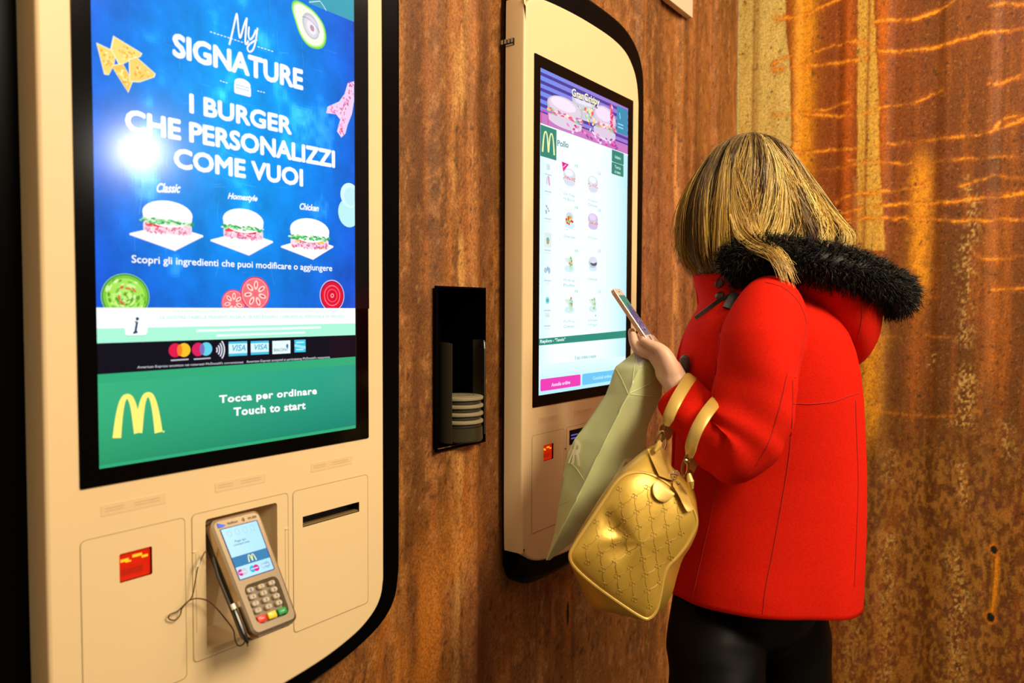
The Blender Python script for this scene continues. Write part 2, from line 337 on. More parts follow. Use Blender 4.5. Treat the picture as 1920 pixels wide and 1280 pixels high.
def side_place(S, Z):
    y = WALL_Y + 0.012 - S
    x = WALL_X - 0.008 * smooth(-0.4, 0.4, np.cos((S - 0.43) * 2 * math.pi / 0.29)) + 0.008
    return np.stack([x, y, Z], -1)
def side_pt(px, py): p = on_x(px, py, WALL_X); return (WALL_Y + 0.012 - p[1], p[2])
def side_paint(S, Z):
    n = fbm(S * 6, Z * 4, 101); g = fbm(S * 110, Z * 80, 121, 3); j = fbm(S * 30, Z * 30, 131, 3)
    c = np.zeros(S.shape + (3,)) + lin((124, 62, 14))
    c = mix(c, lin((98, 56, 15)), smooth(0.4, 0.68, fbm(S * 4, Z * 1.6, 104)) * 0.7)
    c = mix(c, lin((118, 58, 34)), smooth(0.5, 0.7, fbm(S * 12, Z * 9, 109)) * 0.55)
    c = mix(c, lin((160, 84, 26)), smooth(0.52, 0.75, fbm(S * 50, Z * 3, 111, 3)) * 0.6)
    top = smooth(1.25, 1.45, Z + 0.15 * (n - 0.5))
    c = mix(c, lin((150, 66, 6)), top * 0.55 * smooth(0.75, 0.35, S))
    # orange rust blooms running down the sheet
    def bloom(px, y0, y1, wpx, col, k, sd):
        nonlocal c
        a = side_pt(px, y0); b = side_pt(px, y1); w = wpx / 740.0
        e = np.exp(-((S - a[0] - 0.012 * (fbm(Z * 14, S * 0, sd) - 0.5)) / w) ** 2) * smooth(b[1] - 0.10, b[1] + 0.10, Z + .10 * (fbm(S * 30, Z * 8, sd + 7) - .5)) * smooth(a[1] + 0.08, a[1] - 0.08, Z)
        c = mix(c, lin(col), np.clip(e * k * (0.45 + 1.1 * fbm(S * 80, Z * 45, sd + 3, 3)), 0, 1))
    bloom(1512, -200, 420, 26, (238, 150, 26), 1.15, 140); bloom(1598, -200, 520, 13, (196, 92, 14), 0.95, 141)
    bloom(1660, -200, 500, 14, (205, 100, 10), 0.9, 142); bloom(1728, 300, 560, 22, (240, 150, 28), 1.05, 143)
    bloom(1635, 590, 820, 26, (228, 146, 26), 1.0, 144); bloom(1870, 380, 720, 30, (190, 100, 24), 0.6, 145)
    bloom(1720, 560, 760, 26, (180, 96, 30), 0.5, 146)
    # faded cream paint left on the steel
    def paint(poly, k, sd, tone=(226, 188, 118)):
        nonlocal c
        P = [side_pt(*q) for q in poly]; ins = np.zeros(S.shape, bool)
        for i in range(len(P)):
            (a, b), (e, f) = P[i], P[(i + 1) % len(P)]
            ins ^= ((b > Z) != (f > Z)) & (S < (e - a) * (Z - b) / (f - b + 1e-12) + a)
        d = dist_poly(S, Z, P + [P[0]]); sd_ = np.where(ins, d, -d) + 0.006 * (fbm(S * 40, Z * 40, sd) - 0.5)
        e = smooth(-0.001, 0.003, sd_) * k
        c = mix(c, lin(tone) * (0.82 + 0.3 * fbm(S * 30, Z * 5, sd + 5)[..., None]), e)
        c = mix(c, lin((150, 70, 8)), np.exp(-((sd_ + 0.003) / 0.004) ** 2) * 0.7 * k)
    paint([(1372, -300), (1474, -300), (1474, 60), (1482, 120), (1484, 270), (1474, 287), (1372, 292)], 1.0, 150)
    paint([(1609, -300), (1622, -300), (1642, 60), (1648, 180), (1650, 300), (1655, 380), (1660, 470), (1606, 470), (1607, 200)], 0.8, 155, (232, 176, 78))
    paint([(1600, 330), (1614, 330), (1614, 470), (1598, 470)], 0.4, 158, (200, 130, 80))
    for px, k in ((1628, 0.85), (1412, 0.45)):
        a = side_pt(px, 100); c = mix(c, lin((150, 76, 20)), np.exp(-((S - a[0]) / 0.0045) ** 2) * k * smooth(1.28, 1.4, Z))
    for px, k in ((1394, 0.5), (1452, 0.35)):
        a = side_pt(px, 100); c = mix(c, lin((196, 140, 40)), np.exp(-((S - a[0]) / 0.012) ** 2) * k * smooth(1.6, 1.65, Z) * smooth(0.3, 0.7, j))
    # glowing rust veins that creep sideways
    veins = [[(1452, 36), (1500, 30), (1545, 10), (1592, -12)], [(1449, 122), (1478, 104), (1540, 92), (1606, 78), (1660, 96), (1740, 90), (1800, 74), (1872, 58), (1925, 50)],
             [(1452, 132), (1500, 124), (1570, 118), (1625, 108)], [(1452, 216), (1484, 212), (1556, 202), (1592, 190)], [(1500, 212), (1590, 218), (1640, 204), (1720, 190)],
             [(1478, 288), (1540, 282), (1620, 278), (1700, 266), (1790, 258), (1860, 246), (1925, 222)], [(1502, 318), (1560, 314), (1620, 306)],
             [(1560, 384), (1590, 366), (1640, 362), (1700, 352), (1745, 342)], [(1576, 400), (1640, 386), (1720, 382), (1800, 376), (1925, 362)],
             [(1585, 412), (1650, 408), (1740, 412), (1830, 414), (1925, 410)], [(1720, 190), (1745, 176), (1765, 168)], [(1640, 40), (1700, 36), (1760, 18), (1790, 0)],
             [(1855, 158), (1890, 150), (1925, 136)], [(1858, 246), (1880, 224), (1910, 214)], [(1800, 350), (1860, 330), (1925, 334)], [(1835, 482), (1870, 486), (1925, 478)],
             [(1855, 544), (1925, 538)], [(1600, 545), (1680, 560), (1760, 556)], [(1590, 300), (1680, 306), (1750, 300), (1850, 296), (1925, 290)], [(1852, 10), (1925, 6)],
             [(1620, 636), (1720, 630), (1800, 634)], [(1640, 770), (1740, 780), (1840, 772)]]
    for i, vn in enumerate(veins):
        P = [tuple(q) for q in catmull([side_pt(*q) for q in vn], 5)] if len(vn) > 2 else [side_pt(*q) for q in vn]
        d = dist_poly(S + 0.010 * (fbm(S * 45, Z * 45, 170 + i) - 0.5), Z + 0.016 * (fbm(S * 40, Z * 40, 200 + i) - 0.5), P)
        k = (0.25 + 0.95 * smooth(.36, .62, fbm(S * 20, Z * 26, 230 + i))) * (0.55 + 0.6 * fbm(S * 120, Z * 90, 260 + i, 2))
        if i >= 14: k = k * (0.5 if i < 20 else 0.15)
        k = k * (.55 + 1.6 * smooth(.3, .7, g)); c = mix(c, lin((190, 92, 10)), np.clip(np.exp(-(d / 0.011) ** 2) * 0.6 * k, 0, 1)); c = mix(c, lin((246, 152, 34)), np.clip(np.exp(-(d / 0.0038) ** 2) * k * .9, 0, 1))
    # pale scratches, and glints painted as pale speckles down the columns
    for pts, w, k in (([(1815, 340), (1826, 380), (1824, 420), (1812, 470), (1812, 640)], 0.010, 0.6), ([(1812, 700), (1806, 790)], 0.014, 0.8), ([(1800, 870), (1806, 940)], 0.010, 0.8),
                      ([(1665, 1010), (1660, 1060), (1664, 1150), (1660, 1280)], 0.012, 0.7), ([(1790, 1040), (1798, 1100), (1795, 1280)], 0.015, 0.7), ([(1748, 668), (1740, 690)], 0.005, 1.0),
                      ([(1605, 1180), (1590, 1280)], 0.014, 0.5), ([(1672, 850), (1668, 900)], 0.012, 0.4), ([(1880, 800), (1890, 850)], 0.012, 0.45)):
        d = dist_poly(S + 0.03 * (fbm(S * 30, Z * 30, 301) - 0.5), Z, [side_pt(*q) for q in pts])
        c = mix(c, lin((212, 158, 96)), np.clip(np.exp(-(d / (1.9 * w)) ** 2) * k * smooth(0.46, 0.70, fbm(S * 190, Z * 120, 305, 3)) * 1.5, 0, 1))
    c = mix(c, lin((200, 136, 78)), smooth(0.70, 0.86, fbm(S * 220, Z * 150, 311, 2)) * 0.35)
    c = mix(c, lin((52, 30, 8)), smooth(0.72, 0.84, fbm(S * 150, Z * 110, 321, 2)) * 0.7)
    lowz = smooth(1.05, .6, Z + .25 * (n - .5)); c = mix(c, lin((184, 118, 46)), lowz * smooth(.40, .66, fbm(S * 110, Z * 50, 333, 3)) * .6)
    c = mix(c, lin((86, 52, 14)), lowz * smooth(.45, .7, fbm(S * 26, Z * 9, 337, 3)) * .15)
    # a torn slit between two dark holes
    P = [side_pt(*q) for q in ((1868, 1048), (1866, 1090), (1860, 1150))]
    d = dist_poly(S, Z, P); c = mix(c, lin((236, 140, 16)), np.exp(-(d / 0.008) ** 2)); c = mix(c, lin((40, 24, 6)), np.exp(-((d - 0.006) / 0.002) ** 2) * (S < P[1][0]) * 0.7)
    for q, rx, rz in (((1864, 1032), 0.011, 0.015), ((1857, 1158), 0.011, 0.015)):
        h = side_pt(*q); d = np.hypot((S - h[0]) / rx, (Z - h[1]) / rz) + 0.8 * (j - 0.5)
        c = mix(c, lin((220, 118, 20)), np.exp(-((d - 1.1) / 0.35) ** 2) * 0.8); c = mix(c, lin((20, 22, 12)), smooth(1.05, 0.85, d))
    return c * np.array((1.02, 1.12, 0.85))
wall_right = sheet('wall_right', np.arange(0, 1.9, 0.004), np.arange(FLOOR_Z, 2.7, 0.004), side_place, side_paint, rust)
floor = struct(obj('floor', [(-3, -4, FLOOR_Z), (WALL_X + .02, -4, FLOOR_Z), (WALL_X + .02, 0.09, FLOOR_Z), (-3, 0.09, FLOOR_Z)], [(0, 1, 2, 3)],
                   mat('dark_floor_tile', (0.10, 0.075, 0.055), 0.35, noise=(6, 0.3, (1, 1, 1)))))

# ------------------------------------------------------------------ ordering kiosks
cream = mat('cream_plastic', (0.85, 0.63, 0.345), 0.40, noise=(3, 0.03, (1, 1, 1)))
cream_side = cream
groove = mat('panel_gap', (0.42, 0.31, 0.15), 0.7)
black_shell = mat('black_plastic', (0.001, 0.001, 0.0012), 0.32, spec=0.05)
bezel_glass = mat('black_glass', (0.0015, 0.001, 0.0008), 0.14, spec=0.14)
sticker = mat('label_sticker', (0.80, 0.56, 0.30), 0.6)
sticker_ink = mat('label_ink', (0.66, 0.45, 0.24), 0.7)
dark_slot = mat('dark_slot', (0.015, 0.01, 0.005), 0.4)
lit_screen = mat('lit_display', (0.003, 0.003, 0.004), 0.14, spec=0.30, eattr='tint', estr=1.1)
BW, BH = 0.4479, 0.7448
IL, IR, IT, IB = 0.0216, 0.0284, 0.0253, 0.0243      # bezel widths around the lit area
CREAM_OUT = [(-.036, .055), (-.030, .088), (-.010, .108), (.03, .121), (.12, .129), (.22, .132), (.33, .129), (.40, .117), (.440, .095), (.468, .062), (.481, .015), (.4835, -.06),
             (.4835, -.5), (.4835, -.93), (.482, -.995), (.472, -1.025), (.448, -1.047), (.41, -1.064), (.34, -1.080), (.22, -1.092), (.12, -1.093), (.04, -1.085), (-.004, -1.070), (-.028, -1.045), (-.036, -1.0), (-.036, -.5)]
BLACK_OUT = [(-.031, .10), (-.02, .15), (.02, .185), (.12, .205), (.25, .210), (.37, .205), (.44, .192), (.49, .168), (.525, .135), (.546, .085), (.551, .0), (.5515, -.1),
             (.5505, -.5), (.5485, -.92), (.546, -1.0), (.534, -1.045), (.505, -1.078), (.457, -1.102), (.38, -1.122), (.25, -1.141), (.14, -1.147), (.04, -1.142), (-.008, -1.122), (-.026, -1.09), (-.031, -1.03), (-.031, -.5)]

def to_world(K, pts2, y): return [(K[0] + p[0], y, K[2] + p[1]) for p in pts2]
def slab(K, loops2, y0, y1):     # flat plate with rounded outline (and holes) between two planes
    vv, ff = tess(loops2); n = len(vv); v = to_world(K, vv, y0) + to_world(K, vv, y1)
    f = [t for t in ff] + [tuple(i + n for i in reversed(t)) for t in ff]; k = 0
    for l in loops2:
        m = len(l)
        for i in range(m): a = k + i; b = k + (i + 1) % m; f.append((a, b, b + n, a + n))
        k += m
    bm = bmesh.new(); bv = [bm.verts.new(p) for p in v]
    for q in f: bm.faces.new([bv[i] for i in q])
    bmesh.ops.recalc_face_normals(bm, faces=bm.faces); bm.verts.index_update()
    v = [tuple(x.co) for x in bm.verts]; f = [tuple(x.index for x in q.verts) for q in bm.faces]; bm.free(); return v, f

def kiosk(name, label, K, paint_screen, terminal_recess, left_margin):
    t = thing(name, (K[0] + 0.24, WALL_Y, K[2] - 1.14), label, 'kiosk')
    out = [tuple(p) for p in ccw(catmull(CREAM_OUT, 5, True))]
    hole = rrect(.157, -.990, .270, -.8145, .004, 3) if terminal_recess else None
    # cream shell: front plate, rounded rim, side wall
    mb = MB(); rings = []
    for d, y in ((0.0045, 0.0), (0.0022, 0.0007), (0.0007, 0.0022), (0.0, 0.0045), (0.0, 0.047)):
        rings.append(to_world(K, offset_loop(out, d), y))
    v, f = loft(rings, False, False); mb.add(v, f)
    vv, ff = tess([[tuple(p) for p in offset_loop(out, 0.0045)]] + ([hole] if hole else []) + [rrect(.0436, -.867, .0842, -.8315, .002, 3), rrect(.3152, -.8615, .4273, -.8455, .0006, 2)]); mb.add(to_world(K, vv, 0.0), ff)
    shell = mb.build('housing', cream, t)
    # black body behind it
    bo = [list(p) for p in BLACK_OUT]
    if left_margin:
        for p in bo:
            pass
    bo = ccw(catmull(bo, 5, True)); rings = []
    for d, y in ((0.030, 0.0105), (0.0225, 0.010), (0.020, 0.0108), (0.0, 0.034), (0.0, WALL_Y - 0.0005)):
        o2 = offset_loop(bo, d)
        if left_margin == 0: o2[:, 0] = np.maximum(o2[:, 0], -0.031)
        rings.append(to_world(K, o2, y))
    mb = MB().add(*loft(rings, False, False)); o3 = offset_loop(bo, 0.030)
    if left_margin == 0: o3[:, 0] = np.maximum(o3[:, 0], -0.031)
    vv, ff = tess([[tuple(p) for p in o3], rrect(.15, -1.0, .28, -.80, .004, 3), rrect(.31, -.866, .432, -.84, .004, 3)]); mb.add(to_world(K, vv, 0.0105), ff)
    mb.build('back_shell', black_shell, t, deg=25)
    if left_margin:              # black plate that shows left of the housing
        MB().add(*box((K[0] - .036 - left_margin, .0485, K[2] - 1.10), (K[0] + .10, WALL_Y - .0005, K[2] + .16), .001)).build('black_plate', black_shell, t)
    # glass with the lit area
    bz = rrect(0, -BH, BW, 0, 0.002, 2)
    b = MB(); b.add(*slab(K, [bz], -0.0016, 0.0035)); bez = b.build('screen_glass', bezel_glass, t, smooth=False)
    D = Display(lambda x, z, k: (K[0] + IL + x, -0.0018 - 0.000015 * k, K[2] - IT - z))
    paint_screen(D, K); D.build('display', lit_screen, bez)
    # label strips
    for x0, x1 in ((.0235, .1034), (.172, .251), (.3317, .4131)):
        s = MB().add(*slab(K, [rrect(x0, -.7815, x1, -.7682, .0008, 2)], -0.0004, 0.001)).build('label_strip', sticker, t, smooth=False, label='pinkish label strip')
        m = MB(); xa = x0
        for fr, ro in ((.06, .34), (.50, .90)):
            for zz, h in ((-.7735, .0012), (-.7765, .0009)):
                a, c = x0 + fr * (x1 - x0), x0 + ro * (x1 - x0)
                m.add(to_world(K, [(a, zz), (c, zz), (c, zz + h), (a, zz + h)], -0.0006), [(0, 1, 2, 3)])
        m.build('fine_print', sticker_ink, s, smooth=False)
    def panel(nm, x0, z0, x1, z1, holes=(), r=.006):
        p = MB().add(*slab(K, [rrect(x0, z0, x1, z1, r)] + [h for h in holes], -0.0006, 0.0004)).build(nm, cream, t, smooth=False)
        rb, rf = ribbon2(rrect(x0 - .0005, z0 - .0005, x1 + .0005, z1 + .0005, r), 0.0010, True)
        MB().add(to_world(K, rb, -0.0007), rf).build('seam', groove, p, smooth=False); return p
    # left: scanner door
    sw = rrect(.0436, -.867, .0842, -.8315, .002, 3)
    pl = panel('scanner_panel', .0, -1.0155, .1275, -.8055, [sw])
    m = MB(); m.add(to_world(K, rrect(.0436, -.867, .0842, -.8315, .002, 3), 0.004), [tuple(range(16))])
    red = m.build('scanner_window', mat('red_scanner_glass', (0.35, 0.01, 0.004), 0.15, emit=(0.55, 0.012, 0.0), estr=0.75), pl, smooth=False, label='glowing red scanner window')
    m = MB()
    for x, z, w, h in ((.047, -.840, .010, .0035), (.0615, -.8375, .012, .0035), (.053, -.843, .007, .002), (.073, -.841, .008, .003)):
        m.add(to_world(K, [(x, z - h), (x + w, z - h), (x + w, z), (x, z)], 0.0035), [(0, 1, 2, 3)])
    m.build('scanner_light', mat('scanner_glow', (0.9, 0.4, 0.02), 0.3, emit=(1.0, 0.36, 0.01), estr=0.9), red, smooth=False)
    m = MB()
    for x, z, w, h in ((.0455, -.850, .036, .0005), (.047, -.8525, .028, .008)):
        m.add(to_world(K, [(x, z - h), (x + w, z - h), (x + w, z), (x, z)], 0.0037), [(0, 1, 2, 3)])
    m.build('scanner_optics', mat('scanner_dark_red', (0.25, 0.01, 0.004), 0.3, emit=(0.36, 0.008, 0.0), estr=0.8), red, smooth=False)
    # middle: payment bay
    mid = panel('payment_panel', .1385, -1.000, .2885, -.8045, [hole] if hole else [])
    if hole:
        m = MB(); R = [to_world(K, hole, 0.0), to_world(K, offset_loop(ccw(hole), 0.002), 0.012), to_world(K, offset_loop(ccw(hole), 0.011), 0.046)]
        v, f = loft(R, False, True); m.add(v, f).build('payment_recess', cream, mid, smooth=False)
        for x0, z0, x1, z1 in ((.1385, -.8545, .1435, -.853), (.2835, -.8575, .2885, -.856)):
            MB().add(*box((K[0] + x0, -0.0016, K[2] + z0), (K[0] + x1, 0.0, K[2] + z1), 0.0004)).build('hinge_tab', cream, mid)
        for x in (.1425, .2835):
            MB().add(*box((K[0] + x - .0004, -0.0007, K[2] - .962), (K[0] + x + .0004, 0.0, K[2] - .857))).build('side_seam', groove, mid, smooth=False)
    else:
        s = MB().add(*slab(K, [rrect(.1500, -.846, .215, -.8125, .001, 2)], -0.0012, 0.001)).build('reader_window', bezel_glass, mid, smooth=False)
        m = MB()
        for zz, w in ((-.826, .030), (-.8335, .036)): m.add(to_world(K, [(.156, zz), (.156 + w, zz), (.156 + w, zz + .003), (.156, zz + .003)], -0.0016), [(0, 1, 2, 3)])
        m.build('reader_text', mat('blue_reader_text', (0.02, 0.02, 0.1), 0.4, emit=(0.12, 0.10, 0.5), estr=0.9), s, smooth=False)
        MB().add(*tube([(K[0] + .1335, -0.001, K[2] - .852), (K[0] + .1335, 0.002, K[2] - .852)], 0.0018, 10)).build('screw', dark_slot, t)
    # right: receipt slot
    sl = rrect(.3152, -.8615, .4273, -.8455, .0006, 2)
    pr = panel('printer_panel', .2985, -1.0155, .4455, -.8045, [sl])
    m = MB(); v, f = loft([to_world(K, ccw(sl), -0.0006), to_world(K, ccw(sl), 0.02)], False, True); m.add(v, f)
    rc = m.build('receipt_slot', dark_slot, pr, smooth=False, label='dark receipt slot')
    MB().add(*box((K[0] + .3165, 0.0005, K[2] - .8609), (K[0] + .4260, 0.010, K[2] - .8585), .0005)).build('slot_lip', mat('slot_lip_brown', (0.22, 0.14, 0.05), 0.35), rc)
    return t

# -- picture on the near display (x right, z down, metres from the lit area's corner)
def loc(K): return lambda px, py: (on_y(px, py, -0.002)[0] - K[0] - IL, -(on_y(px, py, -0.002)[2] - K[2] + IT))
SW, SH = BW - IL - IR, BH - IT - IB
def txt(D, L, s, a, b, captop, col, heavy=0.0, **k):
    """lettering whose baseline runs from a to b, cap height measured at a up to captop"""
    (x0, z0), (x1, z1) = L(*a), L(*b); ct = L(*captop)[1]; v, f = fit_text(s, x0, x1, 0, 1, **k); v = np.array(v)
    t = (v[:, 0] - x0) / (x1 - x0); z = z0 + t * (z1 - z0) - v[:, 1] * (z0 - ct); e = heavy * (z0 - ct)
    for dx, dz in ((0, 0), (e, 0), (-e, 0), (0, e), (0, -e), (.7 * e, .7 * e), (-.7 * e, .7 * e), (.7 * e, -.7 * e), (-.7 * e, -.7 * e)) if heavy else ((0, 0),): D.raw(np.stack([v[:, 0] + dx, z + dz], -1), f, lin(col))
W255 = (255, 255, 255)
def burger(D, L, bun, left, right, base, plate, seed, tone):
    r = np.random.default_rng(seed); P = lambda q: np.array(L(*q))
    pl = [P(q) for q in plate]; D.poly([tuple(p) for p in (pl[0], pl[0] + (0, .0022), pl[1] + (0, .0022), pl[2] + (0, .0022), pl[2], (pl[0] + pl[2]) / 2 - (0, .012))], (252, 250, 250))
    D.line([pl[0] + (0.001, .0022), pl[1] + (0, .0022), pl[2] + (-.001, .0022)], 0.0006, (214, 205, 225))
    tl, tr, tb, bt = P(left), P(right), P(base), P(bun); cx = (tl[0] + tr[0]) / 2; hw = (tr[0] - tl[0]) / 2; zt = bt[1]; zb = tb[1]; h = zb - zt
    rz = lambda f: zt + f * h
    low = [(cx + hw * .93 * math.cos(a), rz(.80) + .2 * h * math.sin(a)) for a in np.linspace(0, math.pi, 14)]; D.poly(low, (255, 252, 250))
    D.rr(cx - hw * .95, rz(.56), cx + hw * .95, rz(.84), .004, (250, 215, 222))
    for _ in range(90): D.ell(cx + r.uniform(-.86, .86) * hw, rz(r.uniform(.64, .84)), hw * .07, h * .026, [(225, 160, 200), (240, 190, 215), (205, 120, 170), (250, 225, 235), (235, 90, 130)][r.integers(5)], r.uniform(0, 3), 7)
    for _ in range(26): D.ell(cx + r.uniform(-.8, .6) * hw, rz(r.uniform(.58, .67)), hw * .13, h * .03, [(230, 30, 60), (245, 70, 80), (200, 20, 60)][r.integers(3)] if tone < 2 else [(220, 30, 130), (240, 200, 60), (235, 70, 80)][r.integers(3)], r.uniform(-.3, .3), 9)
    D.ell(cx, rz(.34), hw * .98, h * .34, (255, 255, 253)); D.rr(cx - hw * .96, rz(.34), cx + hw * .96, rz(.53), .005, (255, 255, 252))
    for k in range(60):
        u = r.uniform(-1, 1); D.ell(cx + u * hw * 1.02, rz(.54 + .04 * math.sin(k) + r.uniform(-.02, .03)), hw * .09, h * .026, [(70, 190, 110), (40, 160, 90), (150, 225, 150), (210, 240, 200)][r.integers(4)], r.uniform(-.5, .5), 8)

def paint_signature(D, K):
    L = loc(K)
    cx, cz = 0.19, 0.25
    def bg(x, z):
        d = math.hypot((x - cx) / .24, (z - cz) / .40); t = max(0, min(1, d)); n = float(fbm(np.array(x * 30), np.array(z * 22), 401)) - .5; m = float(fbm(np.array(x * 120), np.array(z * 120), 402, 2)) - .5
        a = np.array((0, 162, 250)); b = np.array((24, 82, 204)); c = a + (b - a) * (t ** 1.5); e = 1 + .5 * n * .6 + .07 * m
        if n > .12 and t < .7: c = c + (n - .12) * np.array((240, 220, 120))
        return np.clip(c * np.clip(e, .7, 1.3), 0, 255)
    strip = lambda x, a, b: a + (b - a) * x / SW
    zt = L(420, 577)[1]
    D.grid(0, 0, SW, zt + .002, 100, 140, bg)
    r = np.random.default_rng(5)
    for _ in range(70):
        x, z = r.uniform(.02, SW - .03), r.uniform(.03, zt - .03); l = r.uniform(.004, .03); a = r.choice([0, math.pi / 2]) + r.normal(0, .12)
        D.line([(x, z), (x + l * math.cos(a), z + l * math.sin(a))], 0.0003, bg(x, z) * .75 + np.array((70, 75, 70)))
    # teal corner and avocado
    D.poly([L(579, -40), L(579, 6), L(664, 41), L(666, -60)], (60, 160, 182)); D.line([L(580, 4), L(600, 2), L(606, 10), L(612, 20)], .0012, (215, 238, 240))
    A = catmull([L(*q) for q in ((549, 3), (558, 1), (572, 8), (590, 22), (606, 44), (612, 68), (608, 86), (596, 92), (578, 86), (563, 66), (553, 38), (547, 16))], 5, True)
    ctr = A.mean(0)
    for s, col in ((1, (120, 214, 70)), (.93, (190, 240, 140)), (.86, (243, 252, 226))): D.poly([tuple(p) for p in ctr + (A - ctr) * s], col)
    a, b = L(583, 49), L(571, 31); e = L(600, 72)
    for s, col in ((1.0, (196, 200, 208)), (.82, (222, 214, 226)), (.55, (238, 234, 240)), (.25, (190, 150, 170))): D.ell(a[0] + .003 * (1 - s), a[1] + .003 * (1 - s), .0145 * s, .0190 * s, col, -.5)
    D.line(catmull([L(566, 31), L(576, 34), L(590, 46), L(600, 62)], 4), .0007, (110, 100, 170))
    # tortilla chips
    for poly, col in (([(182, 82), (216, 98), (214, 120), (204, 139), (196, 138)], (250, 214, 110)), ([(214, 69), (265, 100), (262, 106), (245, 112), (225, 122), (209, 92)], (252, 220, 120)),
                      ([(210, 124), (230, 120), (248, 152), (240, 172), (226, 150)], (246, 196, 84)), ([(243, 112), (256, 108), (290, 138), (288, 144), (262, 153), (244, 152)], (251, 210, 110))):
        P = np.array([L(*q) for q in poly]); c0 = P.mean(0)
        D.poly([tuple(p) for p in c0 + (P - c0) * 1.07], (250, 250, 215)); D.poly([tuple(p) for p in P], col)
        for _ in range(22):
            w = r.dirichlet(np.ones(len(P))); q = w @ P; D.ell(q[0], q[1], r.uniform(.0008, .0022), r.uniform(.0006, .0014), [(238, 168, 50), (255, 240, 170), (225, 150, 40), (255, 232, 140)][r.integers(4)], r.uniform(0, 3), 8)
    # bacon
    B = [L(*q) for q in ((664, 152), (652, 156), (646, 176), (636, 190), (614, 200), (612, 212), (630, 214), (638, 224), (632, 246), (640, 258), (648, 250), (652, 234), (660, 214), (664, 190))]
    D.poly(B, (236, 205, 238)); bp = catmull([L(*q) for q in ((662, 158), (652, 184), (643, 206), (642, 226), (638, 250))], 6)
    for k in range(110):
        p = bp[r.integers(len(bp))] + r.normal(0, .003, 2); D.ell(p[0], p[1], .0018, .0010, [(226, 70, 150), (240, 130, 190), (250, 225, 245), (205, 50, 120)][r.integers(4)], 1.2, 7)
    for k in range(22):
        p = np.array(L(620 + r.uniform(0, 16), 196 + r.uniform(2, 16))); D.ell(p[0], p[1], .0018, .0010, [(250, 225, 245), (236, 130, 190)][r.integers(2)], 0, 7)
    # onion rings at the right edge
    q = L(655, 399); D.ell(q[0] - .001, q[1], .0215, .0225, (188, 238, 240)); q2 = L(656, 366); D.ell(q2[0], q2[1], .019, .019, (214, 248, 248)); D.ell(q2[0] + .002, q2[1] + .002, .014, .014, (190, 236, 242))
    D.rect(SW, zt, SW + .03, .0, (4, 3, 3))
    # headline
    m = lambda pts, w, n=6: D.line(catmull([L(*p) for p in pts], n), w, W255)
    m([(430, 84), (436, 60), (443, 29), (445, 30), (448, 62), (451, 70), (458, 46), (463, 34)], .0026); m([(463, 33), (461, 60), (460, 80), (463, 82), (466, 76)], .0026)
    m([(467, 50), (466, 66), (469, 74), (475, 68), (480, 56)], .0025); m([(483, 52), (480, 74), (475, 92), (468, 97), (464, 90), (469, 82), (482, 74)], .0024)
    def dashes(a, b, n, w=.0011):
        a, b = np.array(L(*a)), np.array(L(*b))
        for k in range(n): D.line([a + (b - a) * (k + .15) / n, a + (b - a) * (k + .75) / n], w, W255)
    dashes((393, 59), (457, 80), 10); dashes((482, 87), (514, 97), 5); dashes((412, 151), (428, 156), 3); dashes((482, 170), (498, 174), 3)
    txt(D, L, 'SIGNATURE', (326, 104), (567, 167), (326, 64), W255, bold=0.0, heavy=.062)
    txt(D, L, 'I BURGER', (357, 210), (546, 251), (357, 177), W255, bold=0.0, heavy=.062)
    txt(D, L, 'CHE PERSONALIZZI', (237, 243), (627, 313), (237, 206), W255, bold=0.0, heavy=.062)
    txt(D, L, 'COME VUOI', (328, 313), (567, 348), (328, 279), W255, bold=0.0, heavy=.062)
    c = L(455, 163); D.ell(c[0], c[1] - .004, .0125, .007, W255); D.rr(c[0] - .013, c[1] - .003, c[0] + .013, c[1] + .011, .003, W255)
    for zz in (-.001, .003): D.line([(c[0] - .011 + .0015 * k, c[1] + zz + (.0008 if k % 2 else -.0008)) for k in range(15)], .0008, (60, 160, 226))
    txt(D, L, 'Classic', (294, 360), (339, 361), (294, 343), W255, bold=.03, shear=.35)
    txt(D, L, 'Homestyle', (427, 372), (483, 377), (427, 361), W255, bold=.03, shear=.35)
    txt(D, L, 'Chicken', (562, 392), (598, 396), (562, 380), W255, bold=.03, shear=.3)
    burger(D, L, (312, 376), (266, 420), (362, 424), (318, 450), ((243, 437), (328, 467), (381, 441)), 21, 0)
    burger(D, L, (455, 391), (417, 430), (495, 432), (455, 458), ((395, 449), (467, 476), (512, 452)), 22, 1)
    burger(D, L, (578, 409), (543, 446), (618, 450), (580, 476), ((527, 461), (587, 484), (625, 461)), 23, 2)
    txt(D, L, 'Scopri gli ingredienti che puoi modificare o aggiungere', (247, 492), (623, 508), (247, 478), W255, bold=.012)
    # guacamole, tomato, ketchup
    g = L(236, 556); gx = (L(281, 555)[0] - L(190, 555)[0]) / 2
    for s, col in ((1, (150, 226, 140)), (.97, (26, 84, 60)), (.93, (120, 200, 60)), (.8, (165, 226, 90))): D.ell(g[0], g[1], gx * s, gx * .95 * s, col, n=40)
    for k in range(90):
        a = r.uniform(0, 6.3); d = r.uniform(.05, .86); D.ell(g[0] + gx * d * math.cos(a), g[1] + gx * .95 * d * math.sin(a), r.uniform(.002, .005), r.uniform(.001, .002), [(120, 190, 50), (190, 238, 120), (90, 160, 40), (215, 245, 160), (220, 90, 70)][min(4, int(r.integers(0, 17) // 4))], a + 1.5, 8)
